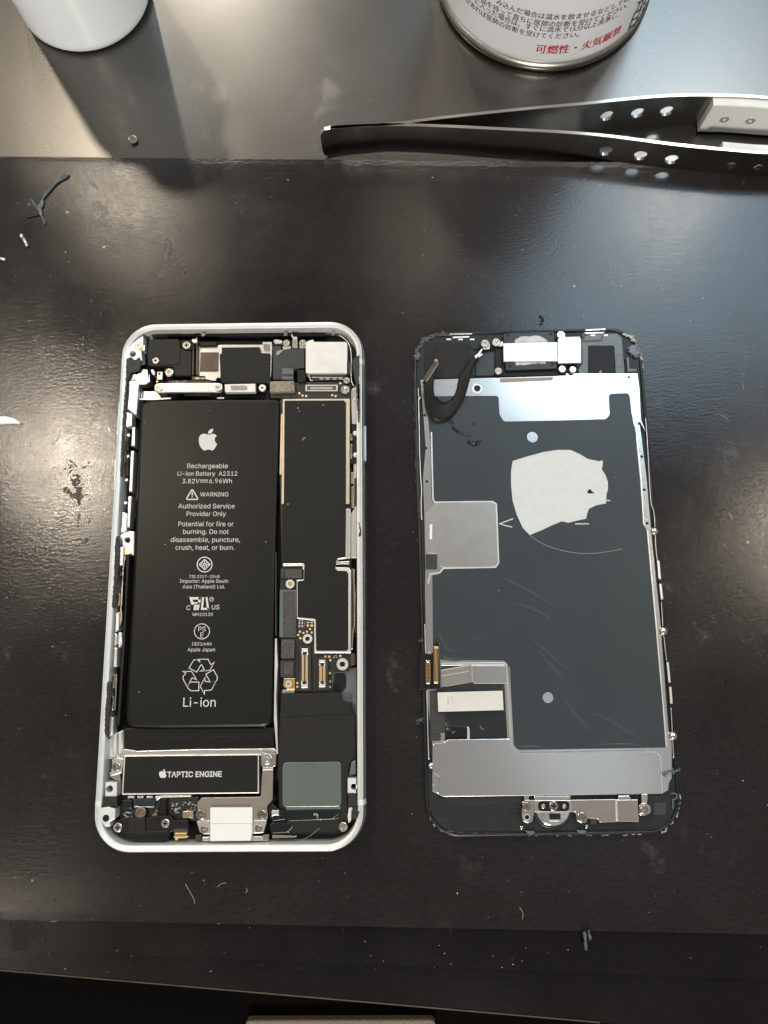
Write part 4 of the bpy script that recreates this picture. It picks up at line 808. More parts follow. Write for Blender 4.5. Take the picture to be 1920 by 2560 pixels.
part('white_sliver', 'H', jagged([(118, 608), (134, 606), (132, 705), (116, 708)], 2, 20, 1), ZS + 0.14, 0.05, 'white_plastic', splate, 0, 0.02)
prism('plate_ring', circle(un(zp('G2', (898, 808)), ZS + .12), 66 * zscale('G2', (898, 808), ZS), 28), ZS + 0.14, 0.12, 'silver', splate, 0.05, [circle(un(zp('G2', (898, 808)), ZS + .12), 44 * zscale('G2', (898, 808), ZS), 20)])
disc('plate_hole', 'G2', 898, 808, 45, ZS + 0.05, 0.05, 'black_void', splate, 0)
part('tan_strip', 'G', [(612, 364), (975, 353), (966, 378), (618, 391)], ZS + 0.08, 0.06, 'tape_tan', splate, 4, 0.02)
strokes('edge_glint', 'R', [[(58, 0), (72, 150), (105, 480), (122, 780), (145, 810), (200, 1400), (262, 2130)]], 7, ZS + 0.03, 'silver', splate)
# top: earpiece and sensors
ear = part('earpiece', 'G', [(636, 62), (690, 56), (978, 48), (1000, 300), (655, 312), (640, 130)], 3.1, 2, 'bezel', disp, 10, 0.2)
part('earpiece_base', 'G', [(580, 120), (640, 110), (650, 305), (1000, 295), (1060, 330), (1060, 345), (590, 350), (580, 220)], 2.2, 1.2, 'black_plastic', disp, 10, 0.2)
part('foil', 'G', jagged([(712, 112), (750, 84), (880, 78), (935, 112), (930, 130), (712, 132)], 3, 14, 2), 3.2, 0.15, 'foil', ear, 0, 0.04); part('foil', 'G', jagged([(716, 252), (925, 248), (920, 262), (720, 275)], 3, 14, 3), 3.2, 0.15, 'foil', ear, 0, 0.04)
for x, y in ((670, 76), (955, 68), (684, 282), (968, 270)): disc('corner_socket', 'G', x, y, 12, 3.14, 0.1, 'black_void', ear, 0, 12)
part('earpiece_clip', 'G', [(637, 128), (1000, 120), (1002, 250), (640, 252)], 3.6, 0.5, 'silver_bright', disp, 3, 0.1); part('sensor_clip', 'G', [(1003, 98), (1030, 86), (1150, 84), (1158, 105), (1160, 260), (1004, 264)], 3.5, 0.6, 'silver_bright', disp, 4, 0.1)
for x, y, r in ((517, 130, 29), (592, 122, 29), (605, 313, 25), (1025, 72, 28), (1032, 300, 25), (1103, 303, 23)): screw('G', x, y, r, 3.3, disp)
part('screw_tab', 'G', [(500, 140), (550, 130), (548, 168), (505, 172)], 2.9, 0.4, 'nickel', disp, 6); part('screw_tab', 'G', [(590, 140), (635, 110), (638, 148), (600, 152)], 2.9, 0.4, 'nickel', disp, 6)
part('dark_adhesive', 'G', [(110, 130), (405, 126), (412, 235), (345, 362), (112, 358)], 1.45, 0.3, 'charcoal', disp, 8, 0.05); part('dark_adhesive', 'G', [(455, 270), (500, 190), (580, 185), (578, 345), (455, 345)], 1.6, 0.4, 'film', disp, 8, 0.05)
part('sensor_step', 'G', [(415, 120), (480, 95), (500, 95), (500, 165), (430, 168), (412, 150)], 1.5, 0.3, 'tray', disp, 8, 0.06)
part('top_slot', 'G', [(280, 62), (430, 60), (430, 70), (280, 72)], 1.75, 0.4, 'nickel', disp, 2, 0.06); part('top_slot', 'G', [(300, 84), (412, 80), (408, 90), (298, 94)], 1.5, 0.3, 'silver', disp, 2, 0.05)
for x in (258, 337, 415): part('top_tab', 'G', rect(x, 97, x + 30, 107), 1.5, 0.3, 'silver', disp, 2, 0.05)
part('right_bracket', 'G', [(1160, 100), (1200, 70), (1400, 62), (1430, 90), (1452, 328), (1390, 330), (1380, 145), (1205, 145), (1205, 335), (1150, 338), (1140, 300), (1165, 260)], 1.9, 0.8, 'grey_plastic', disp, 14, 0.12)
blk = part('black_label', 'G', [(1200, 142), (1375, 138), (1386, 330), (1207, 333)], 1.75, 0.5, 'black_plastic', disp, 14, 0.05); apple('G', 1288, 318, 22, 1.79, 'print_grey', blk)
strokes('embossed_box', 'G', [rounded(rect(1392, 206, 1434, 290), 6)], 3, 1.93, 'grey_flex', disp, True)
strokes('wire_loop', 'G', [[(1165, 85), (1190, 40), (1318, 32), (1295, 108), (1172, 112), (1185, 50)]], 10, 2.1, 'brown', disp); part('top_slot', 'G', [(1190, 36), (1322, 30), (1322, 38), (1188, 46)], 2.2, 0.3, 'nickel', disp, 2, 0.06); part('top_slot', 'G', [(1185, 56), (1310, 52), (1308, 62), (1182, 66)], 2.15, 0.3, S, disp, 2, 0.05)
for x in (1222, 1306): part('top_tab', 'G', rect(x, 70, x + 30, 80), 2.0, 0.2, S, disp, 2, 0.04)
part('corner_latch', 'G', [(1462, 222), (1478, 222), (1482, 298), (1530, 300), (1530, 316), (1470, 318)], 1.9, 0.6, 'grey_plastic', disp, 4, 0.1); part('corner_well', 'G', [(1450, 230), (1465, 220), (1470, 320), (1455, 325)], 1.5, 0.3, 'black_void', disp, 3, 0)
part('edge_bar', 'G', [(1505, 335), (1545, 332), (1565, 640), (1528, 640)], 1.9, 0.6, 'grey_flex', disp, 4, 0.1)
# front camera flex ribbon, broken free and looped
def ribbon(name, zone, rows, m, parent, th=0.12):
    rows = smooth_path(rows, 7); V = []; F = []
    for x0, y0, x1, y1, z in rows:
        a, b = un(zp(zone, (x0, y0)), z), un(zp(zone, (x1, y1)), z)
        for k in range(5):
            u = k / 4; V.append((a[0] + (b[0] - a[0]) * u, a[1] + (b[1] - a[1]) * u, z + 0.12 * math.sin(math.pi * u)))
        for k in range(5): u = k / 4; V.append((a[0] + (b[0] - a[0]) * u, a[1] + (b[1] - a[1]) * u, z + 0.12 * math.sin(math.pi * u) - th))
    n = len(rows)
    for i in range(n - 1):
        s, t = i * 10, (i + 1) * 10
        for k in range(4): F.append((s + k, s + k + 1, t + k + 1, t + k)); F.append((s + 5 + k, t + 5 + k, t + 6 + k, s + 6 + k))
        F.append((s, t, t + 5, s + 5)); F.append((s + 4, s + 9, t + 9, t + 4))
    return build(name, V, F, m, parent, True)
fl = ribbon('camera_ribbon', 'G', [(185, 240, 210, 232, 4.2), (150, 320, 185, 330, 4.6), (108, 410, 172, 390, 4.8), (112, 480, 176, 470, 4.4), (122, 560, 200, 500, 3.8), (165, 640, 225, 520, 3.2), (235, 655, 260, 520, 2.7), (300, 620, 290, 500, 2.5), (375, 500, 325, 440, 2.9), (412, 380, 345, 350, 3.3), (430, 300, 400, 270, 3.4), (470, 230, 440, 215, 3.3), (495, 190, 475, 180, 3.1)], 'black_plastic', disp)
part('ribbon_socket', 'G', [(178, 245), (195, 238), (205, 255), (118, 388), (105, 370), (110, 350)], 5.1, 0.7, 'brown', disp, 3, 0.15); strokes('ribbon_socket_edge', 'G', [[(204, 262), (124, 386)]], 5, 5.12, 'nickel', disp); disc('ribbon_tip', 'G', 190, 246, 13, 5.3, 0.6, 'nickel', disp, 0.15, 14)
part('torn_lead', 'G', jagged([(445, 215), (470, 195), (490, 165), (500, 175), (478, 205), (452, 232)], 2, 8, 2), 3.5, 0.15, 'silver', disp, 0, 0.04); part('torn_lead', 'G', jagged([(470, 215), (495, 195), (498, 205), (475, 222)], 2, 8, 3), 3.5, 0.15, 'silver', disp, 0, 0.04)
# left side wall pieces and battered corners
tube('side_wire', [(*un(zp('S1', p), 1.9), 1.9) for p in smooth_path([(78, 590), (80, 700), (85, 900), (88, 1060), (90, 1150), (95, 1400), (105, 1650), (118, 1850), (112, 2000), (120, 2212)])], 0.13, 'silver', disp)
tube('side_wire', [(*un(zp('S2', p), 1.9), 1.9) for p in smooth_path([(195, 0), (200, 150), (210, 440), (240, 455), (280, 420)])], 0.13, 'silver', disp)
tube('side_wire', [(*un(zp('S2', p), 1.9), 1.9) for p in smooth_path([(226, 1030), (235, 1300), (245, 1700), (258, 2085)])], 0.14, 'silver', disp)
tube('side_wire', [(*un(zp('R', p), 1.9), 1.9) for p in smooth_path([(132, 110), (140, 200), (150, 380), (165, 620), (185, 700), (195, 900), (205, 990)])], 0.11, 'silver', disp)
for y0, y1, x0, x1 in ((985, 1100, 205, 222), (1128, 1225, 218, 236), (1610, 1735, 262, 282), (1762, 1865, 278, 294)):
    part('side_clip', 'R', [(x0, y0), (x0 + 14, y0), (x1 + 6, y1), (x1 - 8, y1)], 2.0, 1, 'silver', disp, 4, 0.1)
tube('side_wire', [(*un(zp('R', p), 1.8), 1.8) for p in smooth_path([(230, 1240), (238, 1380), (252, 1520), (262, 1600)])], 0.1, 'silver', disp)
tube('side_wire', [(*un(zp('R', p), 1.8), 1.8) for p in smooth_path([(288, 1890), (296, 2030), (304, 2200)])], 0.1, 'silver', disp)
for z_, x, y, r in (('R', 185, 806, 28), ('R', 240, 1420, 30), ('R', 298, 2062, 31), ('J', 115, 226, 22), ('S1', 95, 710, 24)):
    c = un(zp(z_, (x, y)), 1.9); s_ = r * zscale(z_, (x, y), 1.9)
    V, F = lathe([(0.02, 0.75), (0.45, 0.7), (0.8, 0.45), (1.0, 0.0), (0.9, -0.3), (0.55, -0.55), (0.5, -1.0)], 18)
    build('ball_stud', [(c[0] + s_ * a, c[1] + s_ * b, 1.9 + s_ * d) for a, b, d in V], F, 'mirror', disp, True)
def scuffs(name, zone, path, n, spread, z, size, seed, m='dust'): return bits(name, along(zone, path, n, spread, z, size, seed), m, disp, 0.5, seed)
scuffs('chipped_edge', 'G2', [(90, 420), (120, 350), (160, 260), (230, 170), (330, 120), (480, 100)], 90, 14, 1.6, 0.30, 21, 'grey_plastic'); scuffs('chipped_edge', 'G2', [(100, 410), (140, 370)], 40, 16, 1.7, 0.5, 22, 'grey_plastic')
scuffs('chipped_edge', 'G3', [(1250, 110), (1330, 140), (1380, 190)], 60, 10, 1.6, 0.36, 23, 'dust'); scuffs('chipped_edge', 'G3', [(1310, 300), (1400, 330), (1420, 280), (1450, 340), (1390, 390)], 90, 18, 1.7, 0.55, 24, 'grey_plastic')
part('frayed_corner', 'G3', jagged([(1285, 290), (1330, 260), (1400, 235), (1440, 270), (1465, 340), (1400, 405), (1340, 350)], 14, 18, 7), 1.95, 0.5, 'grey_plastic', disp, 0, 0.12)
scuffs('chipped_edge', 'S1', [(40, 1150), (50, 1400), (62, 1650), (80, 1950), (90, 2200)], 150, 10, 1.55, 0.3, 25, 'grey_flex')
def nicks(zone, path, n, spread, z, seed, m='dust', wid=0.16, ln=9):
    r2 = random.Random(seed); P = smooth_path(path, 12); V = []; F = []
    for _ in range(n):
        i = r2.randrange(1, len(P) - 1); p = Vector(P[i]); d = (Vector(P[i + 1]) - Vector(P[i - 1])).normalized(); q = p + Vector((-d.y, d.x)) * r2.gauss(0, spread); pts = [q]
        for _k in range(r2.randint(1, 4)): q = q + d * r2.uniform(0.2, 1) * ln + Vector((-d.y, d.x)) * r2.uniform(-0.4, 0.4) * ln; pts.append(q)
        W_ = [Vector(un(zp(zone, tuple(k)), z)) for k in pts]
        for a_, b_ in zip(W_, W_[1:]):
            e = (b_ - a_); 
            if e.length < 1e-5: continue
            nn = Vector((-e.y, e.x)).normalized() * wid * r2.uniform(0.3, 1); h = r2.uniform(0.03, 0.15); k0 = len(V)
            V += [(a_.x + nn.x, a_.y + nn.y, z - .05), (a_.x, a_.y, z + h), (a_.x - nn.x, a_.y - nn.y, z - .05), (b_.x + nn.x, b_.y + nn.y, z - .05), (b_.x, b_.y, z + h), (b_.x - nn.x, b_.y - nn.y, z - .05)]
            F += [(k0, k0 + 1, k0 + 4, k0 + 3), (k0 + 1, k0 + 2, k0 + 5, k0 + 4)]
    return tag(build('chipped_edge', V, F, m, disp), kind='stuff')
nicks('J2', [(1505, 150), (1525, 350), (1430, 590), (1320, 720), (1180, 785), (1000, 810), (700, 840)], 34, 14, 1.3, 26, 'dust', 0.16, 26)
nicks('J', [(200, 622), (320, 643), (480, 640), (700, 645), (900, 642), (1100, 638), (1300, 635)], 90, 5, 1.3, 27, 'print_grey', 0.13, 10)
nicks('J', [(95, 470), (118, 550), (158, 600), (230, 635)], 22, 4, 1.35, 28, 'dust', 0.15, 8)
nicks('G2', [(90, 420), (110, 340), (160, 250), (240, 165), (350, 115), (480, 98)], 60, 9, 1.6, 33, 'grey_plastic', 0.2, 22)
nicks('S1', [(38, 400), (30, 600), (40, 1000), (50, 1400), (62, 1650), (80, 1950), (90, 2200)], 60, 7, 1.5, 34, 'grey_plastic', 0.14, 26)
nicks('G3', [(1240, 105), (1330, 140), (1385, 195), (1450, 330), (1480, 500)], 40, 8, 1.6, 35, 'dust', 0.18, 24)
scuffs('glue_tuft', 'S2', [(90, 1490), (150, 1470), (220, 1450)], 70, 22, 1.3, 0.28, 29, 'teal_scrap'); scuffs('glue_tuft', 'J', [(1520, 275), (1560, 265), (1590, 255)], 60, 8, 2.2, 0.34, 30, 'teal_scrap'); scuffs('glue_tuft', 'S2', [(120, 260), (165, 235)], 24, 12, 1.8, 0.2, 31, 'teal_scrap')
# display connectors, driver module
part('connector_base', 'S2', [(110, 440), (300, 460), (430, 280), (440, 1005), (105, 1010)], 2.3, 1.2, 'black_plastic', disp, 14, 0.15)
part('connector_board', 'S2', [(325, 340), (345, 290), (405, 270), (430, 320), (440, 1000), (330, 1000)], 3.0, 0.6, 'black_plastic', disp, 16, 0.1); strokes('board_edge', 'S2', [[(400, 275), (426, 320), (438, 1000)]], 9, 3.02, 'grey_plastic', disp)
def socket(pts, cols, y0, y1, n, z): 
    c = part('display_connector', 'S2', pts, z, 0.4, 'brown', disp, 8, 0.08); V = []; F = []
    for x0, y0_, x1, y1_ in grid(cols, y0, y1, n):
        q = wz('S2', rect(x0, y0_, x1, y1_), z + 0.18); q = q if area(q) > 0 else q[::-1]; s = len(V); V += [(a, b, z + 0.18) for a, b in q] + [(a, b, z) for a, b in q]; F.append((s, s + 1, s + 2, s + 3))
        for k in range(4): F.append((s + k, s + 4 + k, s + 4 + (k + 1) % 4, s + (k + 1) % 4))
    build('contacts', V, F, 'gold', c); return c
sk = socket(rect(332, 345, 410, 918), [(332, 352), (392, 408)], 400, 870, 30, 3.3); part('connector_spine', 'S2', [(352, 350), (384, 350), (392, 915), (362, 915)], 3.55, 0.4, 'gold', sk, 10, 0.12)
for y in (362, 895): part('connector_end', 'S2', rect(338, y - 16, 404, y + 16), 3.5, 0.3, 'pad', sk, 10, 0.1)
sk = socket(rect(208, 548, 286, 925), [(212, 242), (252, 284)], 595, 885, 14, 2.8)
for y in (575, 905): part('connector_end', 'S2', rect(222, y - 14, 272, y + 14), 2.95, 0.2, 'nickel', sk, 10, 0.08)
part('tray_window', 'S2', [(440, 600), (910, 590), (1410, 585), (1480, 620), (1500, 900), (1530, 1760), (1500, 1775), (440, 1790), (280, 1800), (270, 1030), (440, 1000)], ZS + 0.02, 0.1, 'grey_flex', disp, 20, 0.02)
part('inner_lip', 'S2', [(440, 600), (900, 592), (1405, 588), (1470, 620), (1495, 900), (1545, 1770), (1500, 1772), (1450, 920), (1440, 660), (1400, 632), (920, 634), (440, 640)], ZS + 0.22, 0.2, S, disp, 16, 0.08)
part('inner_wall', 'S2', [(1420, 930), (1480, 930), (1525, 1765), (1465, 1765)], ZS + 0.14, 0.1, 'steel', disp, 4, 0.03)
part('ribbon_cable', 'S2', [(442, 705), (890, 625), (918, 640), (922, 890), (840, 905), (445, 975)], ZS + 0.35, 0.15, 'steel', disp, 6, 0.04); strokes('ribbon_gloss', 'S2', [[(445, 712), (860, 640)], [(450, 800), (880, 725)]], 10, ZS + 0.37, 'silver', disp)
part('grey_plate', 'S2', [(922, 640), (1405, 640), (1440, 665), (1448, 912), (960, 918), (930, 885)], ZS + 0.26, 0.2, 'shield', disp, 20, 0.06); strokes('plate_rim', 'S2', [[(918, 640), (928, 880), (960, 912), (1470, 912)]], 9, ZS + 0.29, 'silver', disp)
mod = part('driver_module', 'S2', [(392, 1052), (1392, 1026), (1408, 1322), (404, 1348)], 3.4, 1.2, 'label_metal', disp, 4, 0.06); part('module_edge', 'S2', [(372, 1040), (470, 1015), (1375, 1002), (1388, 1022), (395, 1046)], 3.0, 0.8, 'navy', disp, 3, 0.06)
for t, x, y in (('2', 540, 1168), ('E', 602, 1168), ('8', 540, 1228), ('T', 612, 1228)): text(t, 'S2', x, x + 30, y, 3.43, 'print_grey', mod, -0.01)
part('black_backing', 'S2', [(520, 1360), (1380, 1345), (1440, 1370), (1465, 1762), (880, 1772), (860, 1590), (830, 1575), (580, 1580), (510, 1500)], ZS + 0.1, 0.1, 'tray', disp, 12, 0.04); part('black_backing', 'S2', [(512, 1570), (830, 1590), (850, 1620), (850, 1775), (510, 1790)], ZS + 0.06, 0.05, 'black_plastic', disp, 4, 0.02)
part('bent_strip', 'S2', [(840, 1572), (870, 1580), (885, 1620), (888, 1772), (850, 1774), (850, 1600)], ZS + 0.2, 0.2, 'silver', disp, 8, 0.06); part('bent_strip', 'S2', rect(442, 1680, 503, 1800), ZS + 0.15, 0.15, 'steel', disp, 0, 0.04)
part('flex_tongue', 'S2', [(275, 1050), (370, 1035), (392, 1050), (400, 1360), (500, 1380), (502, 1675), (290, 1672), (285, 1400)], ZS + 0.3, 0.2, 'grey_flex', disp, 10, 0.06)
strokes('emboss', 'S2', [rounded(rect(1250, 1430, 1400, 1490), 12)], 5, ZS + 0.13, 'grey_flex', disp, True); strokes('emboss', 'S2', [[(1040, 1560), (1080, 1615), (1105, 1620)]], 9, ZS + 0.13, 'steel', disp)
bits('glue_tuft', along('S2', [(520, 1520), (540, 1600), (640, 1655)], 26, 12, ZS + 0.2, 0.14, 6), 'dust', disp)
# bottom shield and home-button parts
bsh = part('lower_shield', 'J', [(125, 95), (195, 87), (215, 70), (588, 64), (598, 105), (640, 156), (900, 150), (1462, 140), (1492, 165), (1503, 394), (900, 404), (190, 414), (170, 392), (165, 292), (125, 268)], 2.55, 0.5, 'shield', disp, 18, 0.12)
strokes('pressed_rim', 'J', [smooth_path([(592, 66), (602, 112), (642, 152), (700, 154), (1100, 147), (1462, 142)])], 10, 2.6, 'silver_bright', disp); strokes('pressed_rim', 'J', [[(1462, 144), (1494, 170), (1504, 392)]], 4, 2.58, 'silver', disp)
part('side_flange', 'J', [(122, 270), (160, 280), (166, 390), (150, 390), (135, 345), (122, 340)], 2.2, 0.3, 'shield', disp, 8, 0.06)
part('shield_leg', 'J', [(672, 405), (706, 404), (700, 440), (675, 440)], 2.3, 0.3, 'nickel', disp, 3, 0.06); part('shield_leg', 'J', [(1378, 398), (1418, 396), (1412, 470), (1382, 470)], 2.4, 0.3, 'nickel', disp, 6, 0.06)
part('dark_gap', 'J', [(205, 420), (1500, 404), (1490, 430), (1380, 445), (680, 445), (440, 460), (430, 468), (320, 466), (300, 455), (210, 452)], 1.3, 0.1, 'black_void', disp, 6, 0)
hb = part('home_button_cup', 'HB', [(600 + 290 * math.cos(math.radians(a)), 370 + 285 * math.sin(math.radians(a))) for a in range(0, 181, 10)], 1.9, 0.6, 'navy', disp, 0, 0.1)
part('home_button_dome', 'HB', [(610 + 255 * math.cos(math.radians(a)), 375 + 252 * math.sin(math.radians(a))) for a in range(0, 181, 10)], 2.15, 0.6, 'mirror', disp, 0, 0.35)
part('dome_slot', 'HB', rect(555, 438, 722, 525), 2.35, 0.25, 'black_gloss', hb, 14, 0.06); part('dome_clip', 'HB', [(545, 545), (705, 545), (720, 595), (530, 598)], 2.4, 0.25, 'nickel', hb, 6, 0.1)
hbr = part('home_bracket', 'HB', [(150, 270), (190, 240), (330, 240), (900, 236), (1545, 226), (1555, 562), (1300, 572), (1272, 520), (1120, 508), (1105, 570), (1030, 580), (965, 545), (940, 415), (330, 420), (305, 560), (240, 580), (165, 555), (145, 480)], 2.7, 0.45, 'taupe', disp, 24, 0.1)
part('bracket_step', 'HB', [(330, 246), (880, 240), (888, 405), (340, 412)], 2.85, 0.2, 'nickel', hbr, 8, 0.08); part('bracket_step', 'J', [(1232, 432), (1358, 430), (1366, 565), (1238, 562)], 3.05, 0.4, 'taupe', hbr, 4, 0.12); part('bracket_step', 'J', [(1222, 430), (1242, 430), (1246, 562), (1226, 560)], 2.95, 0.25, 'silver', hbr, 4, 0.1)
part('black_oval', 'HB', rect(388, 252, 852, 405), 2.98, 0.15, 'black_plastic', hbr, 74, 0.06)
for x, y in ((465, 332), (776, 330)): disc('oval_pin', 'HB', x, y, 30, 3.05, 0.15, 'nickel', hbr, 0.05, 14)
for x, y, r in ((620, 328, 70), (215, 335, 64), (1037, 495, 70)): screw('HB', x, y, r, 3.25, disp, SCREW_D)
disc('bracket_eye', 'HB', 222, 492, 46, 2.76, 0.1, 'silver', hbr, 0.04); disc('bracket_eye_hole', 'HB', 222, 492, 33, 2.79, 0.05, 'black_plastic', hbr, 0)
part('screw_ear', 'J', [(1366, 456), (1400, 450), (1435, 470), (1436, 510), (1400, 528), (1366, 524)], 2.7, 0.4, 'nickel', disp, 18, 0.1); screw('J', 1397, 492, 25, 3.1, disp, SCREW_D)
part('cable_stub', 'HB', [(1160, 512), (1255, 515), (1258, 600), (1165, 602)], 2.3, 0.8, 'grey_flex', disp, 10, 0.2); part('bracket_top_tab', 'J', [(735, 412), (950, 408), (955, 428), (735, 432)], 2.3, 0.3, 'nickel', disp, 4, 0.06); part('bracket_top_tab', 'J', [(1238, 408), (1305, 406), (1320, 425), (1240, 430)], 2.6, 0.4, 'nickel', disp, 4, 0.1)
for x, y, r in ((145, 648, 24), (1108, 632, 24)): disc('locating_pin', 'HB', x, y, r, 1.5, 0.4, 'nickel', disp, 0.08, 14)
for z_, p in (('HB', [(195, 690), (220, 720), (240, 745), (300, 748), (345, 720), (320, 700), (260, 705)]), ('HB', [(950, 680), (985, 715), (1010, 738), (1080, 735), (1110, 705), (1060, 690), (1000, 690)])): part('edge_hook', z_, p, 1.75, 0.5, 'grey_plastic', disp, 8, 0.1)
part('corner_pad', 'J', rect(1455, 448, 1528, 522), 1.3, 0.2, 'grey_flex', disp, 8, 0.05); part('corner_pad', 'J', rect(165, 480, 235, 555), 1.25, 0.12, 'tray', disp, 8, 0.05); part('mesh_pad', 'J', rect(585, 515, 655, 620), 1.28, 0.15, 'tray', disp, 8, 0.04)
strokes('moulded_line', 'J', [smooth_path([(150, 520), (190, 580), (250, 620), (330, 630), (660, 630)]), smooth_path([(1050, 622), (1350, 615), (1480, 595), (1560, 540)])], 4, 1.3, 'grey_flex', disp)
strokes('latch_wire', 'J2', [[(1370, 155), (1450, 158), (1478, 190), (1470, 240), (1405, 260), (1410, 410)]], 18, 1.7, 'grey_plastic', disp)

# ------------------------------------------------------------------ aerosol can
CX, CY, CR_ = 62.4, 202.6, 33.0; ZT = -2.5
can = root('aerosol_can', 'white aerosol can with black Japanese print and red warning, standing behind tweezers', 'spray can', (CX, CY, ZT))
def turned(name, prof, cx, cy, m, parent, n=96):
    V, F = lathe(prof, n); return build(name, [(cx + x, cy + y, z) for x, y, z in V], F, m, parent, True)
turned('base_seam', [(25, ZT + 1.5), (31.0, ZT + 0.3), (32.3, ZT), (33.3, ZT + 0.5), (33.75, ZT + 1.6), (33.6, ZT + 2.6), (33.0, ZT + 3.2), (32.6, ZT + 3.4)], CX, CY, 'tinplate', can)
turned('can_body', [(32.5, ZT + 3.2), (32.9, ZT + 3.9), (CR_, ZT + 5), (CR_, ZT + 60), (CR_, ZT + 118), (31, ZT + 121)], CX, CY, 'can_white', can)
turned('shoulder', [(31, ZT + 121), (31.5, ZT + 122), (28, ZT + 128), (16, ZT + 135), (15, ZT + 137)], CX, CY, 'tinplate', can); turned('cap', [(15.2, ZT + 135), (15.2, ZT + 150), (13.5, ZT + 152), (0.1, ZT + 152)], CX, CY, 'white_plastic', can)
def on_can(px):
    d = ray(*px); a = d.x ** 2 + d.y ** 2; b = -2 * (d.x * CX + d.y * CY); c = CX ** 2 + CY ** 2 - CR_ ** 2
    t = (-b - math.sqrt(max(0, b * b - 4 * a * c))) / (2 * a); x, y = d.x * t - CX, d.y * t - CY
    return math.atan2(x, -y), CH + d.z * t
def can_text(body, p0, p1, m, bold=0.0, tall=1.0, shear=0.0, mid=None):
    a0, z0 = on_can(zp('T', p0)); a1, z1 = on_can(zp('T', p1))
    if mid: z0 = z1 = on_can(zp('T', mid))[1]
    V, F = text_mesh(body, 0)
    lo = min(v[0] for v in V); hi = max(v[0] for v in V); k = (a1 - a0) * CR_ / (hi - lo); out = []
    for v in V:
        u = (v[0] - lo) / (hi - lo); al = a0 + (a1 - a0) * u + shear * v[1] * k / CR_; z = z0 + (z1 - z0) * u + v[1] * abs(k) * tall
        out.append((CX + (CR_ + 0.05) * math.sin(al), CY - (CR_ + 0.05) * math.cos(al), z))
    if bold:
        n_ = len(out); F = F + [tuple(i + n_ for i in f) for f in F]
        for x, y, z in list(out): a_ = math.atan2(x - CX, CY - y) + bold * k / CR_; out.append((CX + (CR_ + 0.07) * math.sin(a_), CY - (CR_ + 0.07) * math.cos(a_), z + bold * 0.4 * k))
    return build('printed_text', out, F, m, can)
def base_at(p):  # height on the can below a pixel
    return on_can(zp('T', p))[1]
can_text('み込んだ場合は温水を飲ませるなどして吐', (455, 22), (1440, 30), 'print_black', .025, mid=(850, 143))
can_text('品を持って直ちに医師の診断を受けてください。', (340, 20), (1425, 82), 'print_black', .025, mid=(800, 192))
can_text('に入った場合は、すぐに流水で15分以上洗浄し、', (290, 48), (1360, 160), 'print_black', .025, mid=(900, 240))
can_text('があれば医師の診断を受けてください。', (222, 22), (1070, 285), 'print_black', .025, mid=(700, 268))
can_text('可燃性・火気厳禁', (745, 395), (1362, 300), 'print_red', .05, mid=(1000, 392))
can_text('日本', (1448, 218), (1568, 120), 'print_black', .025, 1.05); can_text('TEL', (1490, 100), (1578, 30), 'print_black', .025)

# ------------------------------------------------------------------ white bottle
BX, BY, BR_ = -83.0, 208.2, 20.6
bot = root('white_bottle', 'glossy white plastic bottle base at the top left corner', 'bottle', (BX, BY, ZT))
turned('bottle_body', [(0.1, ZT + 0.4), (16.5, ZT + 0.2), (18.6, ZT), (19.9, ZT + 0.5), (20.6, ZT + 1.5), (BR_, ZT + 3), (BR_, ZT + 24), (BR_, ZT + 56), (19.8, ZT + 61), (15, ZT + 66), (12, ZT + 68)], BX, BY, 'bottle_white', bot)
turned('bottle_cap', [(10, ZT + 67), (12.5, ZT + 68), (12.5, ZT + 84), (11.5, ZT + 85.5), (0.1, ZT + 85.5)], BX, BY, 'white_plastic', bot, 48)

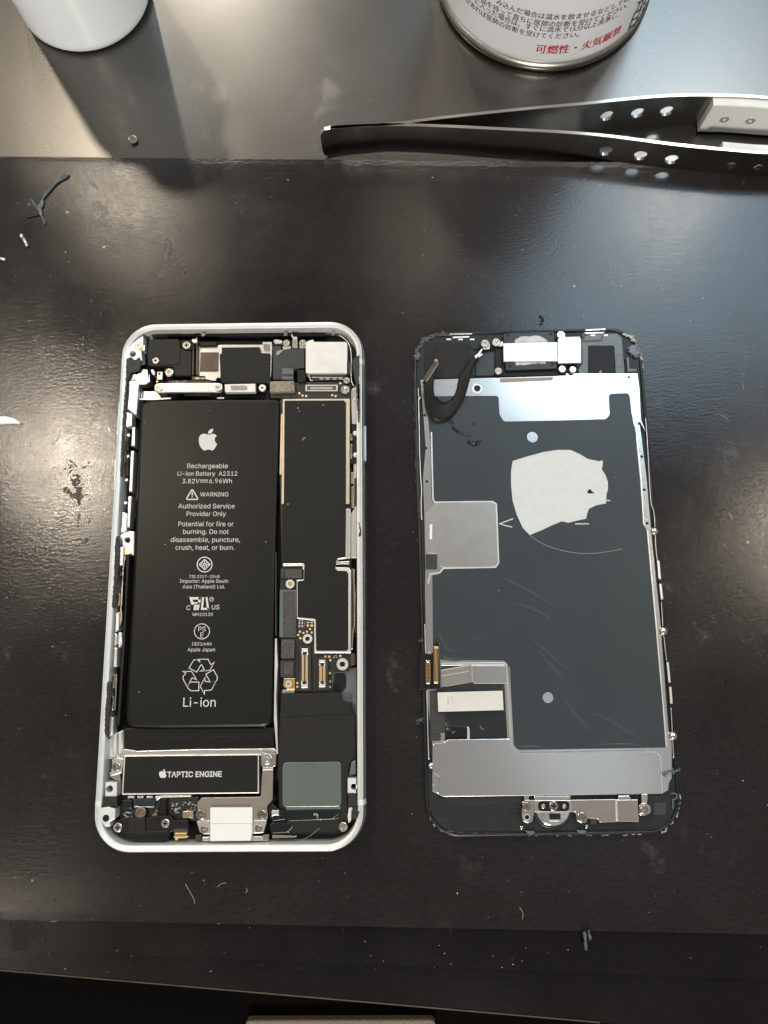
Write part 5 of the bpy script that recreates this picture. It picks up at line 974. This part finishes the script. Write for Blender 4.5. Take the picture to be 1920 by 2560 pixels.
# ------------------------------------------------------------------ tweezers standing on edge
TW = 12.0; ZTOP = ZT + TW
tw = root('tweezers', 'long flat steel tweezers with three drilled holes per arm and white grips', 'tweezers', (*un(zp('L', (700, 560)), ZT), ZT))
def arm(path_px, hole_px, side, th=0.9):
    path = [Vector(p) for p in smooth_path(wz('L', path_px, ZTOP), 10)]; S_ = [0.0]
    for a, b in zip(path, path[1:]): S_.append(S_[-1] + (b - a).length)
    def at(s):
        s = max(0.0, min(S_[-1] - 1e-6, s)); i = max(k for k in range(len(S_) - 1) if S_[k] <= s); u = (s - S_[i]) / (S_[i + 1] - S_[i]); p = path[i].lerp(path[i + 1], u)
        j0, j1 = max(0, i - 3), min(len(path) - 1, i + 4); d = (path[j1] - path[j0]).normalized(); return p, Vector((-d.y, d.x))
    tip = 3.2; outl = [(0.0, tip), (0.35, 1.4), (1.4, 0.35), (tip, 0)]; n = 90
    outl += [(tip + (S_[-1] - tip) * k / n, 0.0) for k in range(1, n + 1)] + [(S_[-1] - (S_[-1] - tip) * k / n, TW) for k in range(n + 1)] + [(1.4, TW - 0.35), (0.35, TW - 1.4), (0.0, TW - tip)]
    holes = []
    for hp in hole_px:
        c = Vector(un(zp('L', hp), ZT + TW * 0.52)); i = min(range(len(path)), key=lambda k: (path[k] - c).length); holes.append(circle((S_[i], TW * 0.52), 1.95, 24))
    bm = bmesh.new(); loops = []; es = []
    for lp in [outl] + holes:
        vs = [bm.verts.new((a, b, 0)) for a, b in lp]; loops.append(vs); es += [bm.edges.new((vs[i], vs[(i + 1) % len(vs)])) for i in range(len(vs))]
    bmesh.ops.triangle_fill(bm, use_beauty=True, use_dissolve=False, edges=es, normal=(0, 0, 1)); bm.verts.index_update()
    pts = [tuple(v.co) for v in bm.verts]; tris = [[v.index for v in f.verts] for f in bm.faces]; N_ = len(pts); V = []; F = []
    for off in (0, th):
        for s, h, _ in pts: p, nn = at(s); q = p + nn * off * side; V.append((q.x, q.y, ZT + h))
    for t in tris: F.append(tuple(t)); F.append(tuple(N_ + i for i in reversed(t)))
    for lp in loops:
        ix = [v.index for v in lp]
        for i in range(len(ix)): F.append((ix[i], ix[(i + 1) % len(ix)], N_ + ix[(i + 1) % len(ix)], N_ + ix[i]))
    bm.free(); o = build('arm', V, F, 'tweezer_steel', tw); me = o.data
    b2 = bmesh.new(); b2.from_mesh(me); bmesh.ops.recalc_face_normals(b2, faces=b2.faces); b2.to_mesh(me); b2.free()
    return o, at, S_
near_arm, atn, Sn = arm([(28, 474), (120, 464), (280, 458), (500, 464), (700, 474), (900, 484), (1050, 496), (1180, 512), (1320, 530), (1500, 548), (1660, 560), (1900, 560), (2300, 520)], [(1075, 540), (1193, 548), (1308, 557)], 1)
far_arm, atf, Sf = arm([(26, 462), (120, 454), (280, 446), (460, 424), (640, 404), (820, 386), (1000, 370), (1150, 354), (1290, 343), (1420, 340), (1560, 343), (1660, 350), (1900, 375), (2300, 470)], [(1063, 407), (1178, 397), (1287, 385)], -1)
def s_at(px, path_at, S_, z):
    c = Vector(un(zp('L', px), z)); return min((k * S_[-1] / 600 for k in range(601)), key=lambda s: (path_at(s)[0] - c).length)
def grip(path_at, S_, x0px, side, scr, scr_side, th=3.4):
    s0 = s_at(x0px, path_at, S_, ZTOP); s1 = S_[-1] * 0.93; V = []; F = []; n = 24
    for k in range(n + 1):
        p, nn = path_at(s0 + (s1 - s0) * k / n)
        for off, h in ((0.05, 0.5), (0.05, TW - 0.5), (th - 0.2, TW - 0.5), (th, TW - 0.75), (th, 0.75), (th - 0.2, 0.5)): q = p + nn * side * (off + 0.0); V.append((q.x, q.y, ZT + h))
    for k in range(n):
        for j in range(6): a, b = k * 6 + j, k * 6 + (j + 1) % 6; F.append((a, b, b + 6, a + 6))
    F.append(tuple(range(6))); F.append(tuple(n * 6 + j for j in range(6)))
    g = build('grip', V, F, 'white_plastic', tw); me = g.data
    b2 = bmesh.new(); b2.from_mesh(me); bmesh.ops.recalc_face_normals(b2, faces=b2.faces); b2.to_mesh(me); b2.free()
    for sp in scr:
        s = s_at(sp, path_at, S_, ZT + TW * 0.5); p, nn = path_at(s); off = th + 0.12 if scr_side > 0 else -0.25
        q = p + nn * side * off; o = link('screw', RING_W if scr_side > 0 else SCREW_D, None, tw, (q.x, q.y, ZT + TW * 0.5)); o.scale = (1.35, 1.35, 0.8)
        o.rotation_euler = (nn * side * (1 if scr_side > 0 else -1)).to_3d().to_track_quat('Z', 'Y').to_euler()
    return g
grip(atf, Sf, (1462, 342), -1, [(1500, 403), (1595, 403)], 1)
grip(atn, Sn, (1497, 546), 1, [(1527, 560), (1622, 562)], -1)
for o in [c for c in tw.children if c.name.startswith('grip')]: pass

# ------------------------------------------------------------------ loose screws, scraps and dust on the boards
def loose_screw(name, label, zone, head, tail, z, rad, group=None):
    a, b = (Vector((*un(zp(zone, p), z), z)) for p in (head, tail)); d = (b - a).normalized(); L_ = (b - a).length
    r_ = root(name, label, 'screw', (a.x, a.y, z - rad), group)
    tube('screw_head', [a, a + d * 0.25, a + d * min(0.75, L_ * 0.3)], rad * 1.25, 'screw_metal', r_, 14); tube('shank', [a + d * 0.7, a + d * L_ * 0.6, b], rad * 0.85, 'silver_bright', r_, 12); return r_
G_ = 'small loose screws'
loose_screw('loose_screw', 'tiny silver screw lying on the board below the dark strand', 'V', (295, 1040), (380, 1190), 0.55, 0.55, G_)
loose_screw('loose_screw', 'tiny silver screw cut by the left edge of the picture', 'V', (-60, 1350), (78, 1378), 0.5, 0.5, G_)
ls = root('loose_screw', 'small dark screw standing on its tip on the metal plate', 'screw', (*un(zp('K', (575, 610)), ZT), ZT), G_)
c = un(zp('K', (574, 602)), ZT + 1.2); o = link('screw_head', SCREW_D, None, ls, (c[0], c[1], ZT + 1.3)); o.scale = (1.25, 1.25, 0.7); o.rotation_euler = (0.35, 0.15, 0.4)
tube('shank', [(c[0] - .1, c[1] + 0.3, ZT + 0.9), (c[0] + 0.3, c[1] + 1.0, ZT + 0.4)], 0.4, 'screw_dark', ls, 10)
# dark strand
st = root('adhesive_strand', 'curled dark grey adhesive strand near the upper left of the board', 'strand', (*un(zp('V', (550, 700)), 0), 0))
def strand(zone, pts, rad, m, par, z=0.35): return tube('strand', [(*un(zp(zone, p[:2]), z), z + (p[2] if len(p) > 2 else 0)) for p in smooth_path([tuple(list(p) + [0])[:3] for p in pts])], rad, m, par, 8, lambda u: 0.55 + 0.45 * abs(math.sin(9 * u)))
strand('V', [(955, 200), (900, 240), (800, 300), (720, 380), (640, 470), (590, 540), (560, 640), (550, 720)], 0.42, 'teal_scrap', st); strand('V', [(430, 540), (480, 620), (540, 710), (590, 800), (620, 880)], 0.32, 'teal_scrap', st); strand('V', [(365, 790), (440, 775), (530, 752)], 0.25, 'residue', st); strand('V', [(600, 560), (570, 640), (530, 660), (560, 740)], 0.35, 'teal_scrap', st)
part('ragged_end', 'V', jagged([(520, 620), (570, 560), (600, 600), (570, 700), (590, 790), (545, 740)], 12, 20, 5), 0.6, 0.4, 'teal_scrap', st, 0, 0.1)
ch = part('white_chip', 'W', jagged([(-40, 180), (60, 178), (140, 200), (222, 240), (205, 264), (110, 255), (0, 266), (-40, 262)], 3, 30, 2), 0.9, 0.9, 'white_chip', None, 6, 0.2); tag(ch, 'long white plastic chip at the left edge of the board', 'chip')
lp_ = root('plastic_shaving', 'grey green shaving hanging over the front edge of the board', 'shaving', (*un(zp('CR', (620, 650)), 0), 0))
tube('strand', [(*un(zp('CR', p), z), z) for p, z in (((605, 595), .6), ((620, 660), .8), ((630, 760), .4), ((635, 860), -0.6), ((645, 925), -1.6))], 0.5, 'teal_scrap', lp_, 8, lambda u: 0.8 + 0.3 * math.sin(9 * u)); tube('strand', [(*un(zp('CR', p), z), z) for p, z in (((700, 560), .4), ((690, 620), .6), ((720, 690), .4), ((715, 770), -0.8))], 0.42, 'teal_scrap', lp_, 8, lambda u: 0.7 + 0.4 * math.sin(11 * u))
cb = bits('black_crumb', along('X', [(675, 675), (685, 690), (675, 715)], 16, 3, 0.05, 0.5, 9), 'residue', None, 0.8); cb['kind'] = 'object'; del cb['kind']; tag(cb, 'small shiny black crumb on the board above the display', 'crumb')
# dark matte residue smear in the bright patch left of the phone
sm = []
for path, n, sp_, sz in (([(780, 680), (800, 740), (760, 820)], 50, 30, .35), ([(850, 860), (840, 940), (880, 1000), (860, 1080)], 130, 32, .6), ([(720, 980), (760, 1020), (820, 1060)], 50, 16, .5), ([(870, 1100), (870, 1160)], 30, 8, .35), ([(885, 1260), (870, 1340), (865, 1400)], 40, 9, .35), ([(980, 1360), (990, 1300)], 14, 9, .3), ([(960, 1570), (900, 1560)], 16, 10, .35), ([(680, 340), (640, 430), (570, 490)], 26, 6, .25), ([(600, 740), (680, 800)], 18, 8, .25), ([(790, 1120), (795, 1350)], 18, 4, .25), ([(900, 760), (980, 720)], 20, 10, .3)):
    sm += along('W', path, n, sp_, 0.03, sz, len(sm) + 3)
tag(bits('residue_smear', sm, 'smear', None, 0.08, 5), 'dark dried residue smear on the board left of the phone', 'residue')
# dust and fibres
rnd = random.Random(42); ds = []
for _ in range(620):
    px, py = rnd.uniform(0, 1920), rnd.uniform(395, 2330); x, y = un((px, py), 0); ds.append((x, y, 0.0, abs(rnd.gauss(0, 0.075)) + 0.03))
for _ in range(70):
    px, py = rnd.uniform(0, 1920), rnd.uniform(0, 385); x, y = un((px, py), ZT); ds.append((x, y, ZT, abs(rnd.gauss(0, 0.07)) + 0.03))
for _ in range(60):
    px, py = rnd.uniform(0, 1920), rnd.uniform(2350, 2430); x, y = un((px, py), -2.5); ds.append((x, y, -2.5, abs(rnd.gauss(0, 0.08)) + 0.03))
for p, s in (((905, 1275), .32), ((1445, 1200), .25), ((395, 615), .3), ((240, 600), .2), ((930, 720), .25), ((950, 1408), .18)): ds.append((*un(zp('V', p), 0), 0, s))
for p, s in (((822, 545), .5), ((210, 75), .35), ((1380, 595), .25), ((570, 240), .15), ((490, 670), .15), ((80, 660), .25)): ds.append((*un(zp('X', p), 0), 0, s))
tag(bits('dust', ds, 'dust', None, 0.25, 8), 'pale dust specks scattered over the dark boards', 'dust', None, 'stuff')
fb = []
for _ in range(12):
    px, py = rnd.uniform(0, 1920), rnd.uniform(420, 2320); a = rnd.uniform(0, 6.28); l = rnd.uniform(4, 14); b = a + rnd.uniform(-1, 1)
    fb.append([(px, py), (px + l * math.cos(a), py + l * math.sin(a)), (px + l * math.cos(a) + l * math.cos(b), py + l * math.sin(a) + l * math.sin(b))])
fb += [[zp('M', q) for q in p] for p in ([(470, 15), (478, 8), (488, 6)], [(1122, 58), (1130, 72), (1128, 85)], [(400, 8), (418, 40), (420, 52)])]
tag(strokes('scratches', 'PX', [smooth_path(p, 4) for p in fb], 1.1, 0.03, 'print_grey', None), 'fine pale scratches and lint fibres on the work board', 'scratches', None, 'stuff')

_q = [un(p, -70) for p in ((612, 2551), (1088, 2549))]
bx_ = prism('pale_box', rounded([(_q[0][0], _q[0][1]), (_q[1][0], _q[1][1]), (_q[1][0], _q[1][1] - 60), (_q[0][0], _q[0][1] - 60)], 2), -70, 3, 'foam_tan', None, 0.5)
tag(bx_, 'pale box edge barely visible below the front edge of the boards', 'box')
